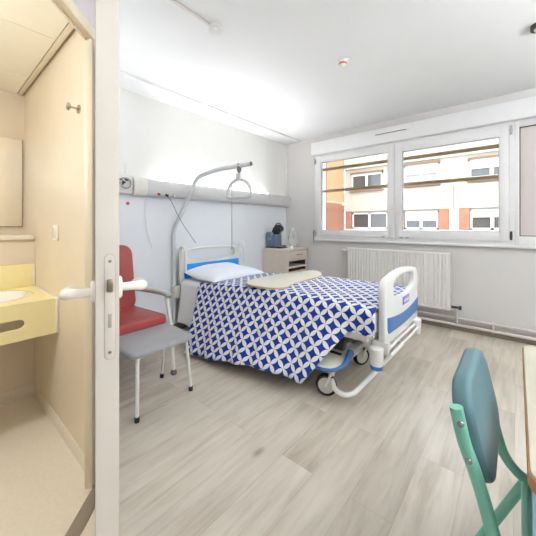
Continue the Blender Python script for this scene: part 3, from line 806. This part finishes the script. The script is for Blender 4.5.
# overbed tray
t = thing('overbed_tray', (1.2, 2.4, .665), 'cream tray board with tan edge laid across the patterned bedspread', 'tray')
tp = [(1.03, 1.97), (1.14, 1.875), (1.31, 1.86), (1.44, 1.90), (1.485, 1.99), (1.45, 2.15), (1.435, 2.34), (1.44, 2.6), (1.38, 2.77), (1.26, 2.90), (1.17, 2.90), (1.12, 2.80), (1.09, 2.65), (1.05, 2.52), (1.02, 2.40), (1.02, 2.2)]
sm = smoothpath([(a, b, 0) for a, b in tp+[tp[0]]], 5)[:-1]
c0 = Vector((1.22, 2.43, 0))
bm = B(); prism(bm, [(p.x, p.y) for p in sm], .016, Matrix.Translation((0, 0, .660)), bev=.004); obj('tray_edge', bm, M['trayedge'], t)
bm = B(); prism(bm, [((p-c0).x*.965+c0.x, (p-c0).y*.982+c0.y) for p in sm], .003, Matrix.Translation((0, 0, .6752)), bev=.001); obj('tray_surface', bm, M['tray'], t)
for x, y in ((1.12, 1.92), (1.07, 2.45), (1.20, 2.88), (1.34, 2.84)):
    obj('clip', tube(B(), roundcorners([(x-.02, y, .676), (x-.02, y, .692), (x+.02, y, .692), (x+.02, y, .676)], .01), .003, 8), M['nylon'], t)

# trapeze pole
t = thing('lifting_pole', (.05, 1.80, .4), 'bent grey lifting pole rising from the bed corner over the pillow', 'pole')
# the pole is carried by the bed corner, its arm swings inwards over the pillow
A = (.04, 1.825); E_ = (.985, 2.08)
def ap(s, z): return (A[0]+(E_[0]-A[0])*s, A[1]+(E_[1]-A[1])*s, z)
pts = [ap(0, .10), ap(0, .75), ap(0, 1.09)]
arm = [ap(0, .14), ap(0, .7), ap(.0, 1.135), ap(.335, 1.715), ap(.60, 1.775), ap(1.0, 1.80)]
pb = roundcorners(arm, .075, 8)
obj('pole_tube', tube(B(), pb, .0225, 14), M['pole'], t)
obj('pole_cap', tube(B(), [ap(.985, 1.798), ap(1.01, 1.801)], .0205, 14), M['gunmetal'], t)
obj('pole_socket', bx(.015, .10, 1.795, 1.89, .38, .52, bev=.01), M['bedgrey'], t)
t = thing('trapeze_handle', ap(.865, 1.5), 'translucent grey triangular grab handle hanging from the lifting pole', 'handle')
hx_, hy_, hz_ = ap(.865, 1.786)
hd = Vector((E_[0]-A[0], E_[1]-A[1], 0)).normalized()
def hp(a, z): return (hx_+hd.x*a, hy_+hd.y*a, z)
obj('clamp', tube(B(), [hp(0, 1.81), hp(0, 1.735)], .022, 12), M['gunmetal'], t)
obj('strap', tube(B(), [hp(0, 1.76), hp(0, 1.66)], .012, 10), M['gunmetal'], t)
obj('handle_grip', bx(hx_-.028, hx_+.028, hy_-.022, hy_+.022, 1.645, 1.715, bev=.008), M['pole'], t)
pts = roundcorners([hp(-.03, 1.655), hp(-.095, 1.62), hp(-.138, 1.54), hp(-.14, 1.472), hp(.14, 1.472), hp(.138, 1.54), hp(.095, 1.62), hp(.03, 1.655)], .04, 5, closed=True)
obj('handle_loop', tube(B(), pts, .0135, 12, closed=True), M['handle'], t)
p0 = hp(-.085, 1.50)
obj('hanging_cord', tube(B(), [(p0[0], p0[1], 1.60), (p0[0], p0[1], 1.40), (p0[0]-.0, p0[1], 1.02), (p0[0], p0[1], .95)], .0045, 8), M['pvcgrey'],
    label='straight grey cord hanging from the grab handle down to the headboard', cat='cord')

# ------------------------------------------------------------------ bedside cabinet and its things
t = thing('bedside_cabinet', (.27, 3.62, 0), 'pale wood-grain bedside cabinet in the room corner with a drawer and open niche', 'cabinet')
NX0, NX1, NY0, NY1 = .018, .51, 3.35, 3.84
bm = B(); box(bm, NX0, NX1-.01, NY0, NY0+.02, .06, .83, bev=.002); box(bm, NX0, NX1-.01, NY1-.02, NY1, .06, .83, bev=.002)
box(bm, NX0, NX0+.012, NY0+.02, NY1-.02, .06, .83); box(bm, NX0, NX1-.02, NY0+.02, NY1-.02, .06, .08); box(bm, NX0+.012, NX1-.02, NY0+.02, NY1-.02, .675, .693)
obj('body', bm, M['wood'], t)
obj('cabinet_top', bx(NX0-.004, NX1+.008, NY0-.008, NY1+.008, .83, .852, bev=.004), M['woodtop'], t)
dr = obj('drawer', bx(NX1-.018, NX1, NY0+.022, NY1-.022, .70, .822, bev=.003), M['wood'], t)
obj('drawer_handle', tube(B(), roundcorners([(NX1, 3.55, .765), (NX1+.022, 3.55, .765), (NX1+.022, 3.68, .765), (NX1, 3.68, .765)], .01), .005, 8), M['gunmetal'], dr)
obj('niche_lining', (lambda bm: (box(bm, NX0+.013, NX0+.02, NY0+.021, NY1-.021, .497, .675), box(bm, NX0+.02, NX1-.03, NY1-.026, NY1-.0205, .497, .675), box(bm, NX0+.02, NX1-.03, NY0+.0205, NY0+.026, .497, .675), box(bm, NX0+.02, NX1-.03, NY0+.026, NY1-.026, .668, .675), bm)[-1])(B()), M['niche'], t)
obj('shelf', bx(NX0+.012, NX1-.015, NY0+.02, NY1-.02, .575, .598, bev=.002), M['woodtop'], t)
obj('shelf', bx(NX0+.012, NX1-.015, NY0+.02, NY1-.02, .50, .52, bev=.002), M['woodtop'], t)
obj('door', bx(NX1-.018, NX1, NY0+.022, NY1-.022, .09, .495, bev=.003), M['wood'], t)
for x in (.07, .45):
    for y in (3.43, 3.80): obj('castor', lathe(B(), [(0, -.012), (.026, -.012), (.029, -.006), (.029, .006), (.026, .012), (0, .012)], 18, frame_mtx((x, y, .03), (1, 0, 0), (0, 0, 1))), M['dark'], t)
obj('newspaper', bx(.14, .46, 3.46, 3.76, .52, .535, bev=.004), M['niche'], label='dark folded papers lying in the open niche of the bedside cabinet', cat='paper')

# coffee machine
t = thing('coffee_machine', (.17, 3.52, .852), 'compact blue and black capsule coffee machine standing on the bedside cabinet', 'coffee machine')
mcx, mcy = .13, 3.53
obj('base', bx(.04, .32, 3.43, 3.63, .853, .872, bev=.006), M['machblk'], t)
bm = B(); prism(bm, rrect(.045, .165, 3.435, 3.625, .03, 6), .235, Matrix.Translation((0, 0, .87)), bev=.012, seg=3); obj('water_tank', bm, M['machine'], t)
bm = B(); prism(bm, rrect(.155, .235, 3.45, 3.61, .03, 6), .20, Matrix.Translation((0, 0, .87)), bev=.012, seg=3); obj('column', bm, M['machine'], t)
bm = B(); prism(bm, [(z, x) for x, z in smooth2] if False else [(z, x) for x, z in [(.12, 1.06), (.12, 1.12), (.145, 1.17), (.19, 1.215), (.235, 1.225), (.275, 1.205), (.295, 1.165), (.29, 1.13), (.265, 1.11), (.24, 1.12), (.22, 1.10), (.215, 1.06)]], .10, XZ(3.48), bev=.015, seg=3); obj('head', bm, M['machblk'], t)
obj('lever_arm', tube(B(), smoothpath([(.14, 3.53, 1.15), (.18, 3.53, 1.235), (.25, 3.53, 1.24), (.29, 3.53, 1.19)], 5), .012, 10), M['steel'], t)
obj('spout', tube(B(), [(.265, 3.53, 1.115), (.265, 3.53, 1.075)], .016, 12), M['steel'], t)
obj('drip_tray', bx(.235, .315, 3.46, 3.60, .872, .90, bev=.006), M['steel'], t)
obj('panel_light_label', bx(.1, .15, 3.4335, 3.4355, .985, 1.015), M['steel'], t).name = 'front_plate'
t.location.x -= .01; t.location.y -= .03; t.scale = (.98, .98, .95)
# crumpled clear bag beside it
bm = B(); bmesh.ops.create_icosphere(bm, subdivisions=3, radius=1)
for v in bm.verts:
    c = v.co.copy(); k = 1+.22*math.sin(9*c.x+4*c.z)*math.sin(7*c.y+5*c.z)
    h = c.z
    v.co = Vector((.37+.075*c.x*k*(1-.35*max(0, h)), 3.66+.085*c.y*k*(1-.35*max(0, h)), .853+.15*(h+1)*(1+.08*math.sin(11*c.x))))
for v in bm.verts:
    if v.co.z < .856: v.co.z = .8535
M['bag2'] = mat('crumpled_clear_plastic', srgb(225, 226, 222), .25, alpha=.35, spec=.6)
obj('plastic_bag', bm, M['bag2'], label='crumpled see-through plastic bag standing beside the coffee machine', cat='bag', sharp=25)
bm = lathe(B(), [(0, 0), (.022, 0), (.026, .03), (.03, .035), (.024, .035), (.02, .006), (0, .006)], 18, Matrix.Translation((.45, 3.50, .853)))
obj('small_cup', bm, M['nylon'], label='tiny white cup on the front edge of the bedside cabinet', cat='cup')

# ------------------------------------------------------------------ armchair
t = thing('armchair', (.55, 1.0, 0), 'dark red vinyl armchair with grey arms standing between door and bed', 'armchair')
def cushion(x0, x1, y0, y1, z0, z1, r, mtx=None, puff=.012):
    bm = B(); prism(bm, rrect(x0, x1, y0, y1, r, 6), z1-z0, Matrix.Translation((0, 0, z0)), bev=min(.02, (z1-z0)*.4), seg=4, holes=())
    if mtx is not None: bm.transform(mtx)
    return bm
def padded(lx, ly, th, r, mtx, n=14, puff=.02):
    """padded board: rounded rectangle lx*ly with a swelling face on +w"""
    bm = B()
    prism(bm, rrect(-lx/2, lx/2, -ly/2, ly/2, r, 6), th, bev=min(.018, th*.42), seg=4)
    bmesh.ops.subdivide_edges(bm, edges=[e for e in bm.edges if e.calc_length() > .12], cuts=3, use_grid_fill=True)
    bm.transform(mtx); return bm
# seat slopes down a little to the back
seat = frame_mtx((.532, 1.005, .402), (1, 0, .05), (0, 1, 0))
obj('seat', padded(.665, .52, .075, .05, seat), M['red'], t)
bk = frame_mtx((.205, 1.015, .715), (0, 1, 0), (-.17, 0, 1))
obj('backrest', padded(.50, .59, .085, .09, bk), M['red'], t)
for s, y in (('near', .715), ('far', 1.30)):
    # tube frame: front leg, arm support, arm, rear leg
    bm = tube(B(), roundcorners([(.865, y+(.01 if y > 1 else -.01), .03), (.838, y, .40), (.77, y, .61)], .05), .015, 12); obj('leg', bm, M['legwhite'], t)
    bm = tube(B(), roundcorners([(.10, y, .03), (.16, y, .42), (.14, y, .585)], .05), .0125, 12); obj('leg', bm, M['legwhite'], t)
    arm = obj('armrest', tube(B(), smoothpath([(.08, y, .585), (.14, y, .597), (.34, y, .614), (.55, y, .628), (.72, y, .636), (.80, y, .628), (.815, y, .618)], 4), .029, 14, ry=.022), M['armgrey'], t)
    for x in (.865, .10):
        yy = y+((.01 if y > 1 else -.01) if x > .5 else 0)
        obj('glide', lathe(B(), [(0, 0), (.02, 0), (.026, .012), (.022, .03), (.014, .04), (0, .04)], 18, Matrix.Translation((x, yy, 0))), M['gunmetal'], t)
bm = B(); tube(bm, [(.835, .715, .378), (.835, 1.30, .378)], .0125, 10); tube(bm, [(.16, .715, .378), (.16, 1.30, .378)], .0125, 10)
for y in (.76, 1.25): tube(bm, [(.835, y, .378), (.16, y, .378)], .0125, 10)
obj('seat_frame', bm, M['legwhite'], t)

# leg-rest stool
t = thing('footstool', (1.04, 1.04, 0), 'grey vinyl footstool on white legs standing in front of the red armchair', 'stool')
pad = frame_mtx((1.040, 1.030, .388), (1, 0, -.02), (0, 1, 0))
obj('seat', padded(.365, .455, .041, .045, pad), M['greyvinyl'], t)
obj('seat_frame', tube(B(), roundcorners([(.90, .85, .380), (1.18, .85, .377), (1.15, 1.22, .377), (.90, 1.23, .380)], .03, closed=True), .0115, 10, closed=True), M['legwhite'], t)
for x0, y0, x1, y1 in ((1.185, .86, 1.207, .847), (1.155, 1.23, 1.165, 1.262), (.90, 1.215, .838, 1.222), (.90, .86, .86, .84)):
    pts = roundcorners([((x0*2+1.04)/3, (y0*2+1.04)/3, .385), (x0, y0, .378), (x1, y1, .02)], .04)
    lg = obj('leg', tube(B(), pts, .0115, 12), M['legwhite'], t)
    obj('rubber_foot', lathe(B(), [(0, 0), (.0145, 0), (.0155, .006), (.0145, .032), (0, .032)], 16, Matrix.Translation((x1, y1, 0))), M['dark'], lg)

# ------------------------------------------------------------------ table and teal chair
t = thing('table', (3.4, 1.08, 0), 'cream topped table with brown edge and pale blue legs beside the green framed chair', 'table')
TX0, TX1, TY0, TY1 = 2.985, 3.78, .69, 1.47
bm = B(); prism(bm, rrect(TX0, TX1, TY0, TY1, .035, 8), .026, Matrix.Translation((0, 0, .722)), bev=.004); obj('table_edge', bm, M['tableedge'], t)
bm = B(); prism(bm, rrect(TX0+.004, TX1-.004, TY0+.004, TY1-.004, .032, 8), .003, Matrix.Translation((0, 0, .7475)), bev=.001); obj('tabletop', bm, M['tabletop'], t)
for x, y in ((3.018, .735), (3.74, .73), (3.74, 1.41), (3.04, 1.41)):
    lg = obj('leg', tb([(x, y, .012), (x, y, .722)], .026, 20), M['skyblue'], t)
    obj('foot_cap', lathe(B(), [(0, 0), (.029, 0), (.029, .02), (0, .02)], 18, Matrix.Translation((x, y, 0))), M['dark'], lg)
bm = B()
for a in ((3.03, 3.74, .74, .765), (3.06, 3.74, 1.38, 1.405), (3.73, 3.755, .74, 1.41)): box(bm, a[0], a[1], a[2], a[3], .67, .722, bev=.004)
obj('apron', bm, M['skyblue'], t)

t = thing('chair', (3.1, .98, 0), 'mint green tube chair with teal grey padded back pushed up to the cream table', 'chair')
ya, yb = .803, 1.15
# recline: x along with z
def rx(z): return 2.862+(.80-z)*.20
bc = frame_mtx((2.866, 1.000, .694), (0, 1, 0), (-.22, 0, 1))
def curvedpad(w, h, th, r, mtx):
    bm = B(); prism(bm, rrect(-w/2, w/2, -h/2, h/2, r, 10), th, bev=.014, seg=4)
    bmesh.ops.subdivide_edges(bm, edges=[e for e in bm.edges if e.calc_length() > .08], cuts=5, use_grid_fill=True)
    bm.transform(mtx); return bm
obj('backrest', curvedpad(.375, .24, .044, .09, bc), M['teal'], t)
for y in (ya, yb):
    up = [(2.862, y, .778), (2.876, y, .71), (2.895, y, .654), (2.912, y, .60), (2.926, y, .545), (2.938, y, .505), (2.960, y, .472), (2.99, y, .452), (3.05, y, .442)]
    o = obj('back_upright', tube(B(), smoothpath(up, 5), .0140, 14), M['mint'], t)
    for z in (.748, .672):
        obj('screw', lathe(B(), [(0, 0), (.0075, 0), (.006, .003), (0, .003)], 12, frame_mtx((rx(z)-.0, y-.0125, z), (1, 0, 0), (0, 0, 1))), M['steel'], o)
    obj('leg', tube(B(), [(2.99, y, .445), (2.80, y, .02)], .0135, 12), M['mint'], t)
    obj('leg', tube(B(), roundcorners([(2.985, y, .44), (3.38, y, .44), (3.44, y, .02)], .05), .0135, 12), M['mint'], t)
    for x in (2.80, 3.44):
        obj('glide', lathe(B(), [(0, 0), (.017, 0), (.018, .01), (.016, .028), (0, .028)], 14, Matrix.Translation((x, y, 0))), M['dark'], t)
obj('seat', padded(.40, .38, .045, .05, frame_mtx((3.2, .985, .452), (1, 0, 0), (0, 1, 0))), M['teal'], t)
for x in (2.99, 3.36): obj('crossbar', tb([(x, ya, .44), (x, yb, .44)], .012, 10), M['mint'], t)

# ------------------------------------------------------------------ ceiling fittings
t = thing('smoke_detector', (1.38, 1.31, ZC-.055), 'round white smoke detector on the ceiling at the end of a thin cable duct', 'smoke detector')
obj('detector_base', lathe(B(), [(0, 0), (.043, 0), (.043, .02), (0, .02)], 28, Matrix.Translation((1.38, 1.31, ZC-.02))), M['detwhite'], t)
obj('detector_slot', lathe(B(), [(0, 0), (.037, 0), (.037, .006), (0, .006)], 28, Matrix.Translation((1.38, 1.31, ZC-.0255))), M['darkmetal'], t)
obj('detector_head', lathe(B(), [(0, 0), (.022, .0), (.034, .008), (.042, .02), (.042, .028), (0, .028)], 28, Matrix.Translation((1.38, 1.31, ZC-.053))), M['detwhite'], t)
obj('cable_duct', bx(1.365, 1.385, -.2, 1.268, ZC-.012, ZC, bev=.002), M['pipe'], label='thin grey cable duct running along the ceiling to the smoke detector', cat='cable duct')
t = thing('ceiling_sensor', (1.863, 2.27, ZC-.06), 'small white and orange sensor fixed alone in the middle of the ceiling', 'sensor')
obj('sensor_base', lathe(B(), [(0, 0), (.040, 0), (.044, .022), (0, .022)], 24, Matrix.Translation((1.863, 2.27, ZC-.022))), M['detwhite'], t)
obj('sensor_band', lathe(B(), [(0, 0), (.030, 0), (.034, .012), (0, .012)], 24, Matrix.Translation((1.863, 2.27, ZC-.034))), M['orange'], t)
obj('sensor_head', lathe(B(), [(0, 0), (.010, 0), (.026, .012), (.030, .024), (0, .024)], 24, Matrix.Translation((1.863, 2.27, ZC-.058))), M['tray'], t)
obj('indicator_arm', tb([(1.863, 2.27, ZC-.045), (1.815, 2.23, ZC-.05)], .004, 8), M['detwhite'], t)
t = thing('ceiling_spot', (3.09, 2.73, ZC-.05), 'small grey round metal fitting on the ceiling above the closed blind bay', 'ceiling fitting')
obj('fitting_ring', lathe(B(), [(.030, 0), (.050, .0), (.050, .03), (.030, .03)], 24, Matrix.Translation((3.09, 2.73, ZC-.03))), M['darkmetal'], t)
obj('fitting_core', lathe(B(), [(0, 0), (.028, .006), (.034, .02), (0, .02)], 24, Matrix.Translation((3.09, 2.73, ZC-.045))), M['bedgrey'], t)

# unseen fill lamps, added to even out the light: room uplights, bathroom pendant
def uplight(name, loc, lx, ly, power, label):
    t = thing(name, (loc[0], loc[1], loc[2]-.1), label, 'wall lamp')
    bm = B(); a, b, z = lx/2, ly/2, loc[2]
    box(bm, loc[0]-a-.01, loc[0]+a+.01, loc[1]-b-.01, loc[1]+b+.01, z-.08, z-.02, bev=.005)
    for q in ((-a-.01, -a, -b-.01, b+.01), (a, a+.01, -b-.01, b+.01), (-a, a, -b-.01, -b), (-a, a, b, b+.01)): box(bm, loc[0]+q[0], loc[0]+q[1], loc[1]+q[2], loc[1]+q[3], z-.02, z+.03)
    obj('fill_trough', bm, M['railm'], t)
    l = bpy.data.lights.new(name+'_light', 'AREA'); l.shape = 'RECTANGLE'; l.size = lx; l.size_y = ly; l.energy = power; l.color = (.90, .95, 1)
    o = bpy.data.objects.new(name+'_light', l); COL.objects.link(o); o.location = loc; o.rotation_euler = (PI, 0, 0)
uplight('fill_uplight', (XR-.10, 1.4, 1.80), .12, 2.4, 50, 'added grey fill-light trough on the unseen wall behind the cream table')
uplight('fill_uplight', (3.3, YB+.10, 1.80), 2.0, .12, 7, 'added grey fill-light trough on the unseen rear wall of the entrance passage')
uplight('fill_uplight', (.55, .70, 1.80), .7, .12, 1.3, 'added grey fill-light trough on the partition wall, hidden by the open door')
t = thing('bathroom_added_pendant', (1.42, -.50, 1.75), 'small white pendant added unseen under the bathroom ceiling for even light', 'lamp')  # unseen; vanity shadow implies a lamp, pendant form added for even light
obj('ceiling_rose', lathe(B(), [(0, 0), (.05, 0), (.05, .02), (0, .02)], 24, Matrix.Translation((1.42, -.50, 2.185))), M['detwhite'], t)
obj('stem', tb([(1.42, -.50, 1.87), (1.42, -.50, 2.19)], .006, 10), M['detwhite'], t)
obj('lamp_holder', lathe(B(), [(0, 0), (.022, 0), (.022, .05), (0, .05)], 20, Matrix.Translation((1.42, -.50, 1.85))), M['detwhite'], t)
l = bpy.data.lights.new('bathroom_fill_bulb', 'POINT'); l.energy = 11; l.color = (.93, .97, 1); l.shadow_soft_size = .045
o = bpy.data.objects.new('bathroom_fill_bulb', l); COL.objects.link(o); o.location = (1.42, -.50, 1.80)
# strip light inside the service rail
l = bpy.data.lights.new('rail_uplight', 'AREA'); l.shape = 'RECTANGLE'; l.size = .05; l.size_y = 1.80; l.energy = 4.2; l.spread = math.radians(125); l.color = (.97, .98, 1)
o = bpy.data.objects.new('rail_uplight', l); COL.objects.link(o); o.location = (.062, 2.52, 1.692); o.rotation_euler = (PI, math.radians(40), 0)

# ------------------------------------------------------------------ outside
t = thing('guard_rail', (1.75, 4.12, 1.7), 'bronze coloured horizontal guard bars fixed outside the window', 'guard rail')
for z in (2.072, 1.732):
    obj('bar', bx(.45, 3.2, 4.10, 4.13, z-.022, z+.022, bev=.005), M['bar'], t)
YFc = 14.0
fac = thing('apartment_building', (0, YFc+2, -2.6), 'cream rendered apartment building with orange brick panels across the courtyard', 'building')
obj('facade_wall', bx(-3.8, 9, YFc+.12, YFc+4, -2.6, 7.5), M['fac'], fac)
bm = B(); box(bm, -3.8, 9, YFc, YFc+.13, 1.88, 2.84); box(bm, -3.8, 9, YFc, YFc+.13, 4.0, 5.8); obj('render_band', bm, M['fac'], fac)
obj('lower_band', bx(-3.8, 9, YFc-.02, YFc+.13, -.3, 1.0), M['facwhite'], fac)
obj('facade_joint', bx(.98, 1.01, YFc-.004, YFc+.01, 1.88, 2.84), M['sill'], fac)
for x0, x1 in ((-3.74, -3.40), (.47, .86), (1.19, 1.54), (-1.6, -.9)):
    obj('brick_panel', bx(x0, x1, YFc+.02, YFc+.13, 1.0, 1.88), M['brick'], fac)
obj('white_pillar', bx(.86, 1.19, YFc-.03, YFc+.13, 1.0, 1.88), M['facwhite'], fac)
def fwin(x0, x1, z0, z1, shutter, pan, sill=True):
    bm = B(); f = .07; y0, y1 = YFc+.04, YFc+.125; xm = (x0+x1)/2
    for a in ((x0, x0+f, z0, z1), (x1-f, x1, z0, z1), (xm-f*.8, xm+f*.8, z0, z1), (x0, x1, z0, z0+f), (x0, x1, z1-f, z1)): box(bm, a[0], a[1], y0, y1, a[2], a[3])
    w = obj('window', bm, M['facwhite'], fac)
    obj('pane', bx(x0+f, x1-f, y0+.05, y0+.06, z0+f, z1-f), M[pan], w)
    if shutter: obj('roller_shutter', bx(x0+f*.5, x1-f*.5, y0-.01, y0+.045, z1-shutter, z1), M['facwhite'], w)
    if sill:
        obj('sill', bx(x0-.06, x1+.06, YFc-.12, YFc+.06, z0-.14, z0-.06), M['sill'], w)
        obj('lintel', bx(x0-.04, x1+.04, YFc-.04, YFc+.1, z1, z1+.07), M['sill'], w)
fwin(-3.40, -1.87, 2.96, 3.74, .12, 'darkpane'); fwin(-.87, .47, 3.02, 3.84, .42, 'greypane'); fwin(1.52, 2.95, 3.04, 3.78, .38, 'darkpane')
fwin(-3.36, -1.62, 1.02, 1.80, .0, 'darkpane', False); fwin(-.87, .45, 1.02, 1.80, .42, 'darkpane', False); fwin(1.56, 2.95, 1.02, 1.80, .30, 'darkpane', False)
fwin(4.2, 5.7, 3.0, 3.8, .3, 'darkpane'); fwin(4.2, 5.7, 1.02, 1.8, .3, 'darkpane', False)
wing = thing('brick_wing', (-4.2, 12.3, -2.6), 'orange side wing with sunlit ochre top and shaded terracotta base painted in', 'building')
obj('wing_upper_sunlit', bx(-5.2, -3.82, 10.4, YFc+.1, 2.30, 7.5), M['ochre'], wing)  # sun on the upper wall, shade on the lower, put into two colours
obj('wing_lower_shaded', bx(-5.2, -3.82, 10.4, YFc+.1, -2.6, 2.24), M['brick'], wing)
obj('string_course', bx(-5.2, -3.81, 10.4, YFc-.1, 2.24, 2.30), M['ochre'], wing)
obj('wing_pilaster', bx(-3.82, -3.68, 11.0, 12.0, -2.6, 7.5), M['pilaster'], wing)
obj('ground', bx(-30, 30, W+.3, 40, -2.75, -2.6), M['asph'], kind='structure')

# ------------------------------------------------------------------ light
w = bpy.data.worlds.new('world'); S.world = w; w.use_nodes = True
bgn = w.node_tree.nodes['Background']; bgn.inputs['Color'].default_value = (.74, .86, 1, 1); bgn.inputs['Strength'].default_value = 3.1
sun = bpy.data.lights.new('sun', 'SUN'); sun.energy = .7; sun.angle = .02; sun.color = (1, .93, .82)
so = bpy.data.objects.new('sun', sun); COL.objects.link(so)
so.rotation_euler = Vector((-.45, 1.0, -.95)).to_track_quat('-Z', 'Y').to_euler()

# ------------------------------------------------------------------ camera
cd = bpy.data.cameras.new('camera'); co = bpy.data.objects.new('camera', cd); COL.objects.link(co); S.camera = co
co.location = (2.97, 0, 1.2)
dirv = Vector((-math.sin(math.radians(40.3)), math.cos(math.radians(40.3)), 0))
co.rotation_euler = dirv.to_track_quat('-Z', 'Y').to_euler()
cd.sensor_fit = 'HORIZONTAL'; cd.sensor_width = 36; cd.lens = 36*293.5/536
cd.shift_y = -(268-225)/536
cd.clip_start = .02; cd.clip_end = 200
S.view_settings.view_transform = 'Standard'; S.view_settings.look = 'None'; S.view_settings.gamma = 1
S.view_settings.exposure = 1.48
S.cycles.max_bounces = 10; S.cycles.diffuse_bounces = 6; S.cycles.transparent_max_bounces = 12
S.cycles.sample_clamp_indirect = 6
S.cycles.use_denoising = True
